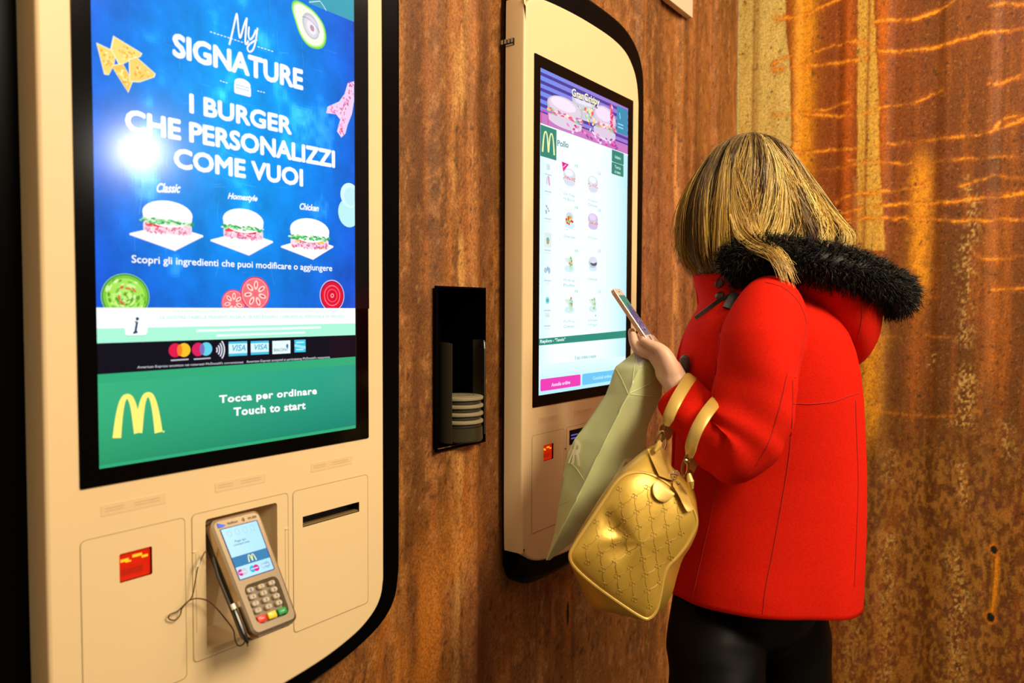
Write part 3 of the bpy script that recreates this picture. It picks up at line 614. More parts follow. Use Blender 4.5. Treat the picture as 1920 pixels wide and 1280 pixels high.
    for px, py, R in ((438, 568, .0185), (479, 550, .0235)):
        q = L(px, py)
        for s, col in ((1, (226, 30, 60)), (.93, (250, 150, 160)), (.85, (240, 110, 120))): D.ell(q[0], q[1], R * s, R * s, col)
        for k in range(7):
            a = k * .9 + .3; D.ell(q[0] + R * .5 * math.cos(a), q[1] + R * .5 * math.sin(a), R * .27, R * .14, (255, 215, 205), a)
            D.ell(q[0] + R * .52 * math.cos(a), q[1] + R * .52 * math.sin(a), R * .16, R * .06, (226, 60, 70), a)
    q = L(623, 554)
    for s, col in ((1, (226, 196, 236)), (.94, (120, 6, 40)), (.88, (222, 14, 52)), (.66, (250, 120, 140)), (.60, (226, 12, 48)), (.42, (245, 90, 115)), (.36, (214, 8, 44)), (.14, (255, 170, 180)), (.08, (220, 10, 46))): D.ell(q[0], q[1], .0242 * s, .0242 * s, col)
    # information strips
    def band(t0, t1, b0, b1, col): D.poly([(0, L(180, t0)[1]), (SW, L(663, t1)[1]), (SW, L(663, b1)[1]), (0, L(180, b0)[1])], col)
    band(576.5, 577.5, 616, 606, (252, 255, 253)); band(616, 606, 643.5, 628, (168, 242, 212)); band(643.5, 628, 702, 668.5, (8, 8, 22))
    band(702, 668.5, 880, 803, (48, 168, 118))
    D.grid(0.0, L(400, 697)[1] + .004, SW, SH, 40, 24, lambda x, z: np.array((56, 176, 124)) * (1 - x / SW) + np.array((38, 158, 134)) * x / SW - np.array((14, 26, 22)) * (max(0, z - .58) / .11) ** 2)
    D.poly([(0, L(180, 643.5)[1]), (SW, L(663, 628)[1]), (SW, L(663, 668.5)[1]), (0, L(180, 702)[1])], (8, 8, 22))
    txt(D, L, 'PER AVERE MAGGIORI INFORMAZIONI SU INGREDIENTI E ALLERGENI È POSSIBILE CONSULTARE', (323, 586), (632, 585), (323, 581), (176, 232, 210))
    txt(D, L, 'LE NOSTRE TABELLE PRESENTI IN SALA. SE NECESSARIO, CHIEDERE AL PERSONALE DI SERVIZIO', (300, 598), (646, 595), (300, 592), (176, 232, 210))
    D.line([L(368, 620), L(602, 613.5)], .0036, (232, 255, 246)); D.line([L(406, 629), L(572, 623)], .0030, (232, 255, 246))
    c0, c1 = L(233.5, 596), L(276.5, 628); D.rr(c0[0], c0[1], c1[0], c1[1], .005, (255, 255, 255)); D.line([(c0[0] + .003, c1[1] + .0003), (c1[0] - .003, c1[1] + .0003)], .0006, (120, 200, 180))
    D.ell(*L(257.5, 597.5), .0021, .0021, (24, 70, 100)); D.line([L(253, 603.5), L(257, 603), L(254, 621), L(249.5, 624), L(258, 622)], .0028, (24, 70, 100))
    for a, b, ca, cb in (((328.5, 656.5), (345, 656), (222, 24, 72), (250, 190, 40)), ((371.5, 655), (386.4, 654), (214, 30, 90), (100, 206, 230))):
        D.ell(*L(*a), .0088, .0088, ca); D.ell(*L(*b), .0088, .0088, cb); p = (np.array(L(*a)) + L(*b)) / 2; D.ell(p[0], p[1], .0035, .0074, (250, 120, 40) if ca[1] == 24 else (120, 110, 180))
        D.line([(p[0] - .012, p[1] + .0125), (p[0] + .012, p[1] + .0122)], .0018, (190, 185, 200))
    for k in range(4): q = L(402, 656); D.line([(q[0] + (.004 + .0036 * k) * math.cos(a), q[1] + (.004 + .0036 * k) * 1.15 * math.sin(a)) for a in np.linspace(-.75, .75, 9)], .0018, (225, 225, 240))
    for i, (xa, xb, yt, yb) in enumerate(((428.5, 463.5, 640.5, 666), (470, 504, 639.5, 663.5), (510.5, 544.5, 639, 662), (552, 573, 637, 659.5))):
        a, b = L(xa, yt), L(xb, yb); D.rect(a[0], a[1], b[0], b[1], (214, 244, 250) if i < 3 else (64, 196, 232))
        if i < 2: D.rect(a[0], a[1], b[0], a[1] + .003, (70, 190, 225)); D.rect(a[0], b[1] - .0035, b[0], b[1], (70, 190, 225)); txt(D, L, 'VISA', (xa + 7, yb - 8), (xb - 3, yb - 9), (xa + 7, yt + 6), (70, 170, 205), bold=.02, shear=.25)
        elif i == 2: D.rect(a[0] + .001, a[1] + .001, b[0] - .001, b[1] - .001, (228, 246, 248)); txt(D, L, 'BANCOMAT', (xa + 3, yb - 3), (xb - 4, yb - 4), (xa + 3, yb - 9), (60, 90, 110), bold=.02); D.ell(b[0] - .0055, a[1] + .008, .002, .003, (60, 120, 160))
        else: D.poly([(a[0], a[1] + .006), (b[0], a[1] + .010), (b[0], a[1] + .014), (a[0], a[1] + .010)], (150, 230, 245)); D.rect(a[0] + .003, a[1] + .003, b[0] - .003, a[1] + .005, (190, 240, 250)); D.rect(a[0] + .003, b[1] - .005, b[0] - .004, b[1] - .003, (190, 240, 250))
    txt(D, L, "American Express accettata nei ristoranti McDonald's convenzionati", (257.5, 690.5), (456, 680.5), (257.5, 686), (225, 225, 235), bold=.02)
    txt(D, L, "American Express accepted at participating McDonald's restaurants", (462, 680), (618.5, 671), (462, 675.5), (225, 225, 235), bold=.02)
    a, b, t0 = L(219, 821), L(306, 812), L(262, 741); D.arches(a[0], b[0] - .006, a[1], t0[1], .0098, (250, 238, 118)); D.ell(b[0] + .0005, b[1] - .002, .0014, .0014, (190, 230, 150))
    txt(D, L, 'Tocca per ordinare', (411, 755), (594, 738), (411, 741), W255, bold=.035, space=1.1); txt(D, L, 'Touch to start', (438, 779), (573, 766), (438, 764), W255, bold=.035, space=1.1)
    a, b = L(411, 755), L(594, 738)
    D.rect(SW, 0, SW + .0024, SH, (26, 22, 14))

def paint_menu(D, K):
    L = loc(K)
    zt = L(1012, 230)[1]; r = np.random.default_rng(9)
    D.grid(0, 0, SW, SH, 30, 40, lambda x, z: np.array((240, 254, 253)) - np.array((60, 22, 8)) * max(0, (x - .22) / .18) ** 2 - np.array((26, 8, 0)) * max(0, 1 - x / .05))
    # banner
    def ban(x, z):
        s = (z * 62 + .0) % 1; d = x / SW
        c = np.array((112, 140, 235)) * (1 - d * .55) + np.array((205, 95, 175)) * d * .55
        if s > .55 and z < zt * .8: c = np.array((70, 60, 150))
        if z > zt * .8: c = np.array((196, 120, 190))
        return c
    D.grid(0, 0, SW, zt, 40, 96, ban)
    def mini(cx, cz, w, h, bun, col2):
        bn = np.array(bun, float); D.ell(cx, cz - h * .16, w, h * .36, bn * .86); D.rr(cx - w * .97, cz - h * .2, cx + w * .97, cz + .04 * h, .003, bn * .90); D.ell(cx, cz - h * .18, w * .93, h * .33, bn); D.ell(cx - w * .1, cz - h * .26, w * .7, h * .2, np.minimum(bn * 1.10, 255))
        for k in range(60): D.ell(cx + r.uniform(-1, 1) * w, cz + r.uniform(.02, .22) * h, w * .11, h * .035, [col2, (200, 120, 160), (246, 214, 226), (250, 230, 240), (235, 90, 130), (250, 200, 110), (150, 210, 140)][r.integers(7)], r.uniform(-.3, .3), 7)
        D.ell(cx, cz + h * .34, w * .95, h * .18, bun); D.rr(cx - w * .95, cz + h * .2, cx + w * .95, cz + h * .36, .003, bun)
    q = L(1094, 208); mini(q[0], q[1] - .008, .052, .056, (206, 200, 222), (120, 190, 120)); q = L(1060, 216); mini(q[0], q[1] - .004, .074, .066, (220, 206, 224), (236, 120, 160)); q = L(1134, 236); mini(q[0], q[1] - .006, .056, .078, (218, 200, 222), (238, 150, 170))
    q = L(1104, 212)
    for k in range(30): D.ell(q[0] + r.normal(0, .012), q[1] + r.normal(0, .014), .005, .003, [(130, 210, 110), (210, 240, 180), (236, 90, 110), (250, 230, 190)][r.integers(4)], r.uniform(0, 3), 7)
    D.line(rrect(*L(1015, 205), *(np.array(L(1015, 205)) + (.026, .038)), .008), .003, (232, 60, 150), True)
    for k in range(40):
        x = r.uniform(.10, .34); D.ell(x, zt - .004 - r.uniform(0, .018), r.uniform(.003, .01), .003, [(214, 60, 150), (240, 220, 250), (150, 70, 160), (230, 140, 200)][r.integers(4)], r.uniform(-.4, .4), 7)
    for k in range(16): q = L(1146 + r.uniform(-2, 4), 198 + r.uniform(0, 40)); D.ell(q[0], q[1], .008, .004, [(230, 70, 110), (240, 190, 220), (205, 60, 110)][r.integers(3)], r.uniform(0, 3), 7)
    a = L(1156.5, 197); D.rr(a[0], a[1], SW - .003, a[1] + .066, .002, (50, 140, 176)); D.line([(a[0] + .014, a[1] + .016), (a[0] + .018, a[1] + .03)], .004, (130, 214, 240)); D.rect(a[0] + .006, a[1] + .042, a[0] + .034, a[1] + .045, (150, 214, 230)); D.rect(a[0] + .006, a[1] + .050, a[0] + .034, a[1] + .053, (150, 214, 230))
    txt(D, L, 'GranCrispy', (1072, 180), (1124, 199), (1072, 164), (70, 40, 110), bold=.07); txt(D, L, 'GranCrispy', (1072, 179), (1124, 198), (1072, 165), (250, 250, 205), bold=.025)
    txt(D, L, 'McBacon', (1081, 193), (1115, 205), (1081, 183), (60, 70, 170), bold=.06); txt(D, L, 'McBacon', (1081, 192.5), (1115, 204.5), (1081, 184), (235, 240, 255), bold=.015)
    D.rect(0, zt, SW, zt + .003, (236, 252, 252))
    # green logo tile and heading
    a, b = L(1013, 233), L(1043, 285); D.rect(a[0], a[1], b[0], a[1] + .066, (44, 134, 116))
    w = b[0] - a[0]; D.arches(a[0] + .14 * w, a[0] + .86 * w, a[1] + .056, a[1] + .012, .0058, (238, 240, 170))
    txt(D, L, 'Pollo', (1045, 273), (1066, 277), (1045, 262), (58, 140, 150), bold=.02)
    for y0, s in ((280, ('Indietro',)), (303, ('Torna', 'al menu'))):
        a = L(1147, y0); D.rr(a[0], a[1], a[0] + .062, a[1] + .029, .003, (44, 130, 116))
        for i, tx in enumerate(s):
            v, f = fit_text(tx, a[0] + .016, a[0] + .046, 0, .0075, bold=.02); z = a[1] + (.0185 if len(s) == 1 else .013 + .0115 * i); D.raw(np.stack([v[:, 0], z - v[:, 1]], -1), f, lin((190, 238, 226)))
    # category column
    cat = (190, 214, 226)
    x = .032
    for z, kind in ((L(1028, 308)[1], 0), (L(1028, 340)[1], 1), (L(1028, 391)[1], 2), (L(1028, 450)[1], 3), (L(1028, 507)[1], 4), (L(1028, 563)[1], 5), (L(1028, 592)[1], 6)):
        if kind == 0: D.rr(x - .007, z, x + .007, z + .012, .002, (205, 222, 232))
        elif kind == 1: D.line([(x, z - .012), (x + .006, z + .008)], .006, (226, 160, 200)); D.ell(x - .005, z, .004, .008, (205, 215, 230))
        elif kind == 2:
            for k in range(7): D.ell(x + r.uniform(-.012, .012), z + r.uniform(-.01, .01), .003, .0025, [(170, 170, 205), (150, 190, 200)][k % 2])
        elif kind == 3: D.rr(x - .014, z - .016, x + .014, z + .016, .003, (216, 232, 234)); D.ell(x, z, .006, .006, (120, 180, 140)); D.ell(x, z + .006, .005, .003, (200, 150, 90))
        elif kind == 4: D.ell(x - .008, z, .006, .006, (170, 200, 210)); D.ell(x + .006, z, .005, .007, (180, 190, 215)); D.ell(x, z - .004, .003, .005, (120, 180, 200))
        elif kind == 5: D.ell(x, z, .008, .008, (150, 212, 220)); D.ell(x, z, .004, .004, (60, 170, 190))
        else: D.rr(x - .008, z - .004, x + .008, z + .003, .002, (206, 228, 230))
        D.line([(x - .014, z + .022), (x + .013, z + .022)], .003, cat); D.line([(x - .010, z + .028), (x + .010, z + .028)], .0022, (214, 232, 238))
    # product grid
    names = (('Gran Crispy', 'McBacon'), ('My Signature', 'Chicken')), (('Chicken Salad', ''), ('McChicken', '')), (('McWrap', 'Pollo'), ('Chickenburger', '')), (('McWrap', 'Caesar'), ('Chicken', 'McNuggets'))
    rows1 = (332, 411, 493, 570); rows2 = (345, 415, 492, 569)
    for i in range(4):
        for c, (px, py) in enumerate(((1068, rows1[i]), (1112, rows2[i]))):
            q = np.array(L(px, py)); s = 1.0 if c == 0 else .92
            D.ell(q[0], q[1] + .013, .021 * s, .008, (205, 236, 240))
            if (i, c) in ((0, 0), (0, 1), (1, 1)):
                mini(q[0], q[1], .025 * s, .036, (214, 220, 234) if (i, c) != (1, 1) else (206, 190, 226), (226, 130, 130) if i == 0 else (170, 150, 210))
            elif (i, c) == (1, 0):
                D.ell(q[0], q[1] - .006, .016, .010, (205, 216, 224))
                for k in range(22): D.ell(q[0] + r.normal(0, .007), q[1] + r.uniform(-.006, .012), .004, .003, [(240, 190, 40), (226, 60, 50), (150, 190, 90), (250, 226, 120)][r.integers(4)], 0, 7)
            elif (i, c) == (2, 1):
                D.ell(q[0], q[1], .020, .013, (186, 196, 216)); D.ell(q[0] + .003, q[1] + .002, .015, .006, (90, 84, 110)); D.ell(q[0], q[1] - .006, .018, .008, (214, 222, 234))
            else:
                D.poly([(q[0] - .022, q[1] - .01), (q[0], q[1] - .012), (q[0] + .006, q[1] + .012)], (214, 232, 224)); D.ell(q[0] + .006, q[1], .008, .016, (190, 226, 190))
                for k in range(9): D.ell(q[0] + .006 + r.normal(0, .004), q[1] + r.normal(0, .008), .003, .0025, [(226, 80, 70), (110, 180, 110), (250, 220, 180), (120, 190, 200)][r.integers(4)], 0, 7)
            for k, tx in enumerate(names[i][c]):
                if not tx: continue
                v, f = fit_text(tx, q[0] - .024 * s, q[0] + .024 * s, 0, .006, bold=.008); D.raw(np.stack([v[:, 0], q[1] + .042 + .011 * k - v[:, 1]], -1), f, lin((150, 205, 208)))
            v, f = fit_text('4,90' if c == 0 else '5,20', q[0] + .022, q[0] + .037, 0, .007, bold=.01); D.raw(np.stack([v[:, 0], q[1] - .026 - v[:, 1]], -1), f, lin((120, 200, 210)))
    q = L(1057, 312); D.poly([(q[0] - .008, q[1] - .010), (q[0] + .022, q[1] - .008), (q[0] - .002, q[1] + .012)], (222, 40, 150)); D.line([(q[0] - .002, q[1] + .002), (q[0] + .010, q[1] - .006)], .0022, (250, 200, 235))
    # order bar and buttons
    D.poly([(0, L(1012, 635)[1]), (SW, L(1172, 619.5)[1]), (SW, L(1172, 633)[1]), (0, L(1012, 647.5)[1])], (40, 138, 120)); txt(D, L, 'Riepilogo - "Tavolo"', (1013, 643), (1060, 638.5), (1013, 637), (236, 255, 250), bold=.02)
    txt(D, L, 'Il tuo ordine è vuoto', (1078, 674), (1118, 670), (1078, 667), (80, 180, 190), bold=.012)
    D.grid(0, SH - .066, SW, SH, 20, 6, lambda x, z: np.array((226, 250, 253)) * (1 - (z - SH + .066) / .066 * .45) + np.array((120, 210, 250)) * (z - SH + .066) / .066 * .45)
    a, b = L(1013.4, 711), L(1088.5, 722.5); D.rr(a[0], a[1], b[0], b[1], .004, (232, 62, 178)); txt(D, L, 'Annulla ordine', (1034, 724.5), (1069, 719), (1034, 718), (250, 214, 245), bold=.03)
    a2 = L(1092, 703); D.rr(a2[0], a[1], SW - .006, b[1], .004, (104, 196, 240)); txt(D, L, 'Concludi ordine', (1112, 712), (1146, 707), (1112, 706), (190, 236, 252), bold=.02)

K1 = np.array([.446 * DIST, 0, EYE + .5881 * DIST]); K2 = np.array([1.4534 * DIST, 0, EYE + .5895 * DIST])
kiosk_near = kiosk('ordering_kiosk', 'cream wall-mounted touchscreen kiosk showing a blue burger poster, with card terminal', K1, paint_signature, True, 0.10)
kiosk_far = kiosk('ordering_kiosk', 'cream wall-mounted touchscreen kiosk with white menu screen, in front of the woman', K2, paint_menu, False, 0.0)
# maker's plate on the flank of the far kiosk
p0, p1 = on_x(948.5, 88, K2[0] - .0363), on_x(964.5, 70, K2[0] - .0363)
m = MB().add(*box((K2[0] - .0370, p1[1], p0[2]), (K2[0] - .0358, p0[1], p1[2] - .001), .0002)); pl = m.build('maker_plate', dark_slot, kiosk_far)
m = MB(); zc = (p0[2] + p1[2]) / 2
for k in range(4):
    y = p1[1] + .003 + .0085 * k; m.add([(K2[0] - .0372, y, zc - .001), (K2[0] - .0372, y + .0055, zc - .001), (K2[0] - .0372, y + .0055, zc + .008), (K2[0] - .0372, y, zc + .008)], [(0, 1, 2, 3)])
m.add([(K2[0] - .0372, p1[1] + .003, zc - .007), (K2[0] - .0372, p0[1], zc - .007), (K2[0] - .0372, p0[1], zc - .004), (K2[0] - .0372, p1[1] + .003, zc - .004)], [(0, 1, 2, 3)])
m.build('plate_lettering', mat('plate_print', (0.45, 0.40, 0.28), 0.5), pl, smooth=False)

# ------------------------------------------------------------------ payment terminal in the near kiosk's bay
T0 = np.array([K1[0] + .1585, -0.003, K1[2] - .8160]); TX = np.array([1.0, 0, 0]); TV = np.array([0, -.085, -.138]); TV /= np.linalg.norm(TV); TN = np.cross(TX, -TV); TN = TN if TN[1] < 0 else -TN
TWD, TLN, TTH = .081, .163, .034
def tp(u, v, n=0.0):
    u = u + .010 * (v / .163) * (1 - u / .081); return T0 + TX * u + TV * v + TN * n
silver = mat('silver_plastic', (0.46, 0.35, 0.23), 0.27, metal=0.85); dark_grey = mat('dark_grey_plastic', (0.035, 0.026, 0.012), 0.4)
term = thing('card_terminal', tp(TWD / 2, TLN, -.03), 'silver card payment terminal with keypad, leaning in the near kiosk bay', 'card terminal')
def trr(u0, v0, u1, v1, r, n, k=4): return [tp(a, b, n) for a, b in rrect(u0, v0, u1, v1, r, k)]
def tin(d, n, w0=0.0): # outline slightly narrower at the top
    return [tp(TWD / 2 + (a - TWD / 2) * (0.97 + 0.03 * b / TLN), b, n) for a, b in rrect(d, d, TWD - d, TLN - d, .010 - d * .5, 4)]
mb = MB(); v, f = loft([tin(.004, -TTH), tin(.0008, -TTH * .85), tin(0.0, -.018), tin(0.0, -.0155)], True, False); mb.add(v, f); mb.build('lower_body', dark_grey, term)
KP = (.013, .096, .070, .150)
mb = MB(); outer = [(TWD / 2 + (a - TWD / 2) * (0.97 + 0.03 * b / TLN), b) for a, b in rrect(.0045, .0045, TWD - .0045, TLN - .0045, .008, 4)]
v, f = loft([tin(.0005, -.0155), tin(0.0, -.008), tin(.0012, -.002), tin(.0045, 0.0)], False, False); mb.add(v, f)
vv, ff = tess([outer, rrect(*KP, .009, 4)]); mb.add([tp(a, b, 0) for a, b in vv], ff); body = mb.build('faceplate', silver, term)
mb = MB(); v, f = loft([trr(*KP, .009, 0.0), trr(KP[0] + .004, KP[1] + .004, KP[2] - .004, KP[3] - .001, .006, -.007)], False, True); mb.add(v, f); mb.build('keypad_well', mat('taupe_plastic', (0.22, 0.17, 0.11), 0.4, metal=.2), term)
# screen
TS = (.0125, .0165, .0685, .087)
D = Display(lambda u, v, k: tp(u, v, .0006 + .000015 * k))
D.rr(TS[0] - .001, TS[1] - .001, TS[2] + .0014, TS[3] + .001, .001, (60, 60, 130)); D.grid(TS[0], TS[1], TS[2], TS[3], 6, 10, lambda x, z: np.array((196, 236, 250)) - np.array((20, 6, 0)) * (x - TS[0]) / .056)
for k in range(4): D.line([(TS[0] + .010 + .012 * k + .003 * math.cos(a), .0245 + .0045 * math.sin(a)) for a in np.linspace(0, 6.2, 12)], .0007, (166, 205, 216), True)
for s, z, a, b in (('Paga qui', .038, .026, .043), ('contact-less', .0425, .022, .047)):
    v, f = fit_text(s, a, b, 0, .003, bold=.01); D.raw(np.stack([v[:, 0], z - v[:, 1]], -1), f, lin((80, 120, 150)))
D.rect(TS[0], .0565, TS[2], .0705, (54, 128, 178)); D.arches(.0355, .0470, .0685, .0590, .0019, (240, 240, 160))
for cx, ca, cb in ((.0205, (226, 30, 150), (205, 205, 215)), (.0395, (40, 180, 226), (220, 20, 140)), (.0575, (176, 214, 236), (150, 196, 226))):
    D.ell(cx - .003, .0785, .0046, .0046, ca); D.ell(cx + .003, .0785, .0046, .0046, cb); D.rect(cx - .006, .0778, cx + .006, .0791, (214, 236, 250))
D.build('terminal_screen', lit_screen, term)['label'] = 'lit pale blue terminal screen'
D2 = MB(); D2.add([tp(.0105, .0135, .0007), tp(.0105, .0065, .0007), tp(.022, .0115, .0007), tp(.0185, .0135, .0007)], [(0, 1, 2, 3)]); D2.build('maker_mark', mat('glowing_blue_print', (0.02, 0.12, 0.8), 0.4, emit=(.01, .08, .6), estr=.25), body, smooth=False)  # printed mark with a faint glow added to its blue
mb = MB()
for s, a, b in (('VeriFone', .025, .041), ('VX 820', .057, .071)):
    v, f = fit_text(s, a, b, 0, .0032, bold=.012); mb.add([tp(x, .0118 - z, .0006) for x, z in v], f)
for k in range(3): v, f = ribbon2([(.047 + (.0015 + .0014 * k) * math.cos(a), .0102 + (.0015 + .0014 * k) * math.sin(a)) for a in np.linspace(-.8, .8, 7)], .0006); mb.add([tp(x, z, .0006) for x, z in v], f)
mb.build('printed_marks', mat('brown_print', (0.10, 0.07, 0.05), 0.5), body, smooth=False)
# keys
key_m = mat('key_plastic', (0.52, 0.42, 0.28), 0.4); key_ink = mat('key_ink', (0.06, 0.08, 0.5), 0.5)
kx = [.0235, .0415, .0595]
for i, s in enumerate(('1', '2', '3', '4', '5', '6', '7', '8', '9', '*', '0', '#')):
    cx, cv = kx[i % 3], .1035 + .0094 * (i // 3)
    k = MB(); v, f = loft([trr(cx - .0058, cv - .0033, cx + .0058, cv + .0033, .003, -.007), trr(cx - .0058, cv - .0033, cx + .0058, cv + .0033, .003, -.0025), trr(cx - .0048, cv - .0024, cx + .0048, cv + .0024, .0024, -.0014)], False, True)
    ko = k.add(v, f).build('key', key_m, term)
    v, f = fit_text(s, cx - .0011, cx + .0011, 0, .0034, bold=.02); MB().add([tp(x, cv + .0017 - z, -.0012) for x, z in v], f).build('numeral', key_ink, ko, smooth=False)
for i, (nm, col, mk) in enumerate((('cancel_key', (0.85, 0.03, 0.015), 'red'), ('correction_key', (0.95, 0.60, 0.01), 'yellow'), ('confirm_key', (0.01, 0.32, 0.05), 'green'))):
    cx, cv = kx[i], .1435
    k = MB(); v, f = loft([trr(cx - .0072, cv - .0044, cx + .0072, cv + .0044, .0018, -.0068), trr(cx - .0072, cv - .0044, cx + .0072, cv + .0044, .0018, -.0012), trr(cx - .0062, cv - .0034, cx + .0062, cv + .0034, .0014, -.0004)], False, True)
    ko = k.add(v, f).build(nm, mat(mk + '_key', col, 0.35), term, label=mk + ' key')
    v, f = ribbon2([(cx - .0032, cv), (cx + .0032, cv)], .0012); MB().add([tp(x, z, -.0002) for x, z in v], f).build('mark', mat('pale_' + mk, tuple(min(1, c * .6 + .35) for c in col), 0.4), ko, smooth=False)
# card slot at the foot, two ridges
mb = MB(); v, f = loft([[tp(u, TLN - .0005, n) for u, n in ((.012, -.013), (.070, -.013), (.070, -.0105), (.012, -.0105))], [tp(u, TLN + .0006, n) for u, n in ((.012, -.013), (.070, -.013), (.070, -.0105), (.012, -.0105))]], True, True)
mb.add(v, f).build('card_slot', dark_slot, term, smooth=False)
MB().add(*tube([tp(.0105, TLN - .001, -.006), tp(.0715, TLN - .001, -.006)], .0014, 8)).build('slot_ridge', silver, term)
# side grip with clip
MB().add(*tube([tp(.0008, .045, -.020), tp(-.0012, .07, -.022), tp(-.0012, .12, -.021), tp(.0008, .135, -.019)], .0026, 8)).build('side_grip', dark_grey, term)
# stylus on its cord
sty = thing('stylus', tp(-.0045, .165, -.012), 'black stylus with white cap clipped to the left flank of the card terminal', 'stylus')
MB().add(*tube([tp(-.0045, .118, -.011), tp(-.0048, .124, -.011), tp(-.0048, .152, -.0115), tp(-.0046, .160, -.0115), tp(-.0044, .1655, -.0115)], [.0026, .0036, .0036, .003, .0012], 10)).build('barrel', mat('black_stylus', (0.008, 0.007, 0.006), 0.25), sty)
MB().add(*tube([tp(-.0045, .112, -.011), tp(-.0045, .119, -.011)], .0032, 10)).build('cap', mat('white_plastic', (0.85, 0.80, 0.68), 0.3), sty)
cy = -.012
cordp = [tp(-.0055, .046, -.021)] + [on_y(px, py, y) for px, py, y in ((385, 1034, -.012), (371, 1064, -.014), (366, 1090, -.014), (360, 1118, -.012), (345, 1134, -.008), (332, 1146, -.007), (318, 1152, -.006), (317, 1160, -.006), (329, 1162, -.006), (338, 1152, -.007), (342, 1139, -.009), (360, 1123, -.012), (385, 1124, -.016), (403, 1137, -.02), (425, 1163, -.028), (438, 1182, -.036), (441, 1200, -.044), (447, 1210, -.05), (456, 1208, -.054), (460, 1200, -.058))] + [tp(-.0040, .168, -.014)]
MB().add(*tube(catmull(cordp, 6), .00085, 6)).build('tether_cord', mat('brown_cord', (0.07, 0.033, 0.009), 0.5), term)
MB().add(*tube([on_y(371, 1062, -.014), on_y(374, 1050, -.0135)], .0012, 6)).build('cord_crimp', mat('white_plastic'), term)

# ------------------------------------------------------------------ table locator dispenser between the kiosks
dsp = thing('locator_dispenser', (1.15, WALL_Y, .980), 'black metal dispenser let into the rusty wall between the two kiosks', 'dispenser')
gloss_black = mat('gloss_black_metal', (0.050, 0.038, 0.020), 0.22, spec=0.55)
x0, z0, x1, z1 = NICHE; x0 -= .003; z0 -= .006; x1 += .003; z1 += .004
mb = MB(); q = lambda d, y: [(x0 + d, y, z0 + d), (x1 - d, y, z0 + d), (x1 - d, y, z1 - d), (x0 + d, y, z1 - d)]
v, f = loft([q(.0, .0545), q(.0, .0500), q(.0010, .0490), q(.0040, .0490), q(.0045, .0520), q(.0045, .165)], False, True); mb.add(v, f); mb.build('recess_box', black_shell, dsp, smooth=False)
# two curved guards that hold the stack, and the shelf below it
CX, CY, CR = 1.163, .063, .0455
def guard(nm, a0, a1, zb, zt, cut):
    n = 16; rings = []
    for k in range(n + 1):
        a = math.radians(a0 + (a1 - a0) * k / n); zz = zt - cut * smooth(.25, 0, k / n) ** 2
        c, s = math.cos(a), math.sin(a); ro, ri = CR + .0055, CR + .0030
        rings.append([(CX + ro * c, CY + ro * s, zb), (CX + ro * c, CY + ro * s, zz), (CX + ri * c, CY + ri * s, zz), (CX + ri * c, CY + ri * s, zb)])
    v, f = loft(rings, True, True); return MB().add(v, f).build(nm, gloss_black, dsp)
guard('left_guard', 201, 130, .990, 1.187, .002); guard('right_guard', -42, 8, 1.000, 1.190, .020)
MB().add(*loft([[(CX + r * math.cos(6.2832 * k / 40), CY + r * math.sin(6.2832 * k / 40), z) for k in range(40)] for r, z in ((CR - .002, .990), (CR, .993), (CR - .001, 1.0185))])).build('foot_shelf', mat('dark_olive_metal', (0.035, 0.028, 0.012), 0.35), dsp)
puck_m = mat('grey_puck_plastic', (0.30, 0.25, 0.15), 0.4); puck_dark = mat('dark_puck_side', (0.03, 0.025, 0.018), 0.5)
puck_z = [1.0190 + .0155 * k for k in range(4)]
def lathe(prof, n=40): return loft([[(CX + r * math.cos(2 * math.pi * k / n), CY + r * math.sin(2 * math.pi * k / n), z) for k in range(n)] for r, z in prof])
pk_labels = ['round grey table locator puck at the bottom of the dispenser stack', 'second grey table locator puck from the bottom of the dispenser stack',
             'third grey table locator puck from the bottom, under the topmost one', 'topmost grey table locator puck with ringed face up in the dispenser']
first = None
for i, z in enumerate(puck_z):
    if first is None:
        t = thing('table_locator', (CX, CY, z), pk_labels[0], 'table locator', 'table locator pucks stacked in the dispenser')
        v, f = lathe([(.040, z), (.0415, z + .001), (.0415, z + .0065), (.0455, z + .0075), (.0462, z + .010), (.0455, z + .0128), (.042, z + .0142), (.030, z + .0140), (.0295, z + .0146), (.0, z + .0146)][:-1]); MB().add(v, f).build('puck_body', puck_m, t)
        v, f = lathe([(.0417, z + .0008), (.0417, z + .0062)]); MB().add(v, [q for q in f if len(q) == 4]).build('puck_band', puck_dark, t)
        first = t
    else:
        t = first.copy(); COL.objects.link(t); t.location = (CX, CY, z); t['label'] = pk_labels[i]; BASE[t.name] = np.array((CX, CY, z))
        for ch in list(first.children):
            c = ch.copy(); COL.objects.link(c); c.parent = t
z = puck_z[-1] + .0147
for nm, rs in (('face_ring', ((.027, .0285), (.0175, .0188))),):
    mb = MB()
    for ri, ro in rs:
        n = 40; A = [(CX + ri * math.cos(6.2832 * k / n), CY + ri * math.sin(6.2832 * k / n), z) for k in range(n)]; B = [(CX + ro * math.cos(6.2832 * k / n), CY + ro * math.sin(6.2832 * k / n), z) for k in range(n)]
        v, f = loft([A, B], False, False); mb.add(v, f)
    mb.build(nm, dark_slot, t, smooth=False)
mb = MB(); mb.add([(CX - .010, CY - .004, z + .0001), (CX - .003, CY - .004, z + .0001), (CX - .003, CY + .002, z + .0001), (CX - .010, CY + .002, z + .0001)], [(0, 1, 2, 3)]); mb.build('face_mark', mat('red_print', (0.5, 0.03, 0.01), 0.5), t, smooth=False)

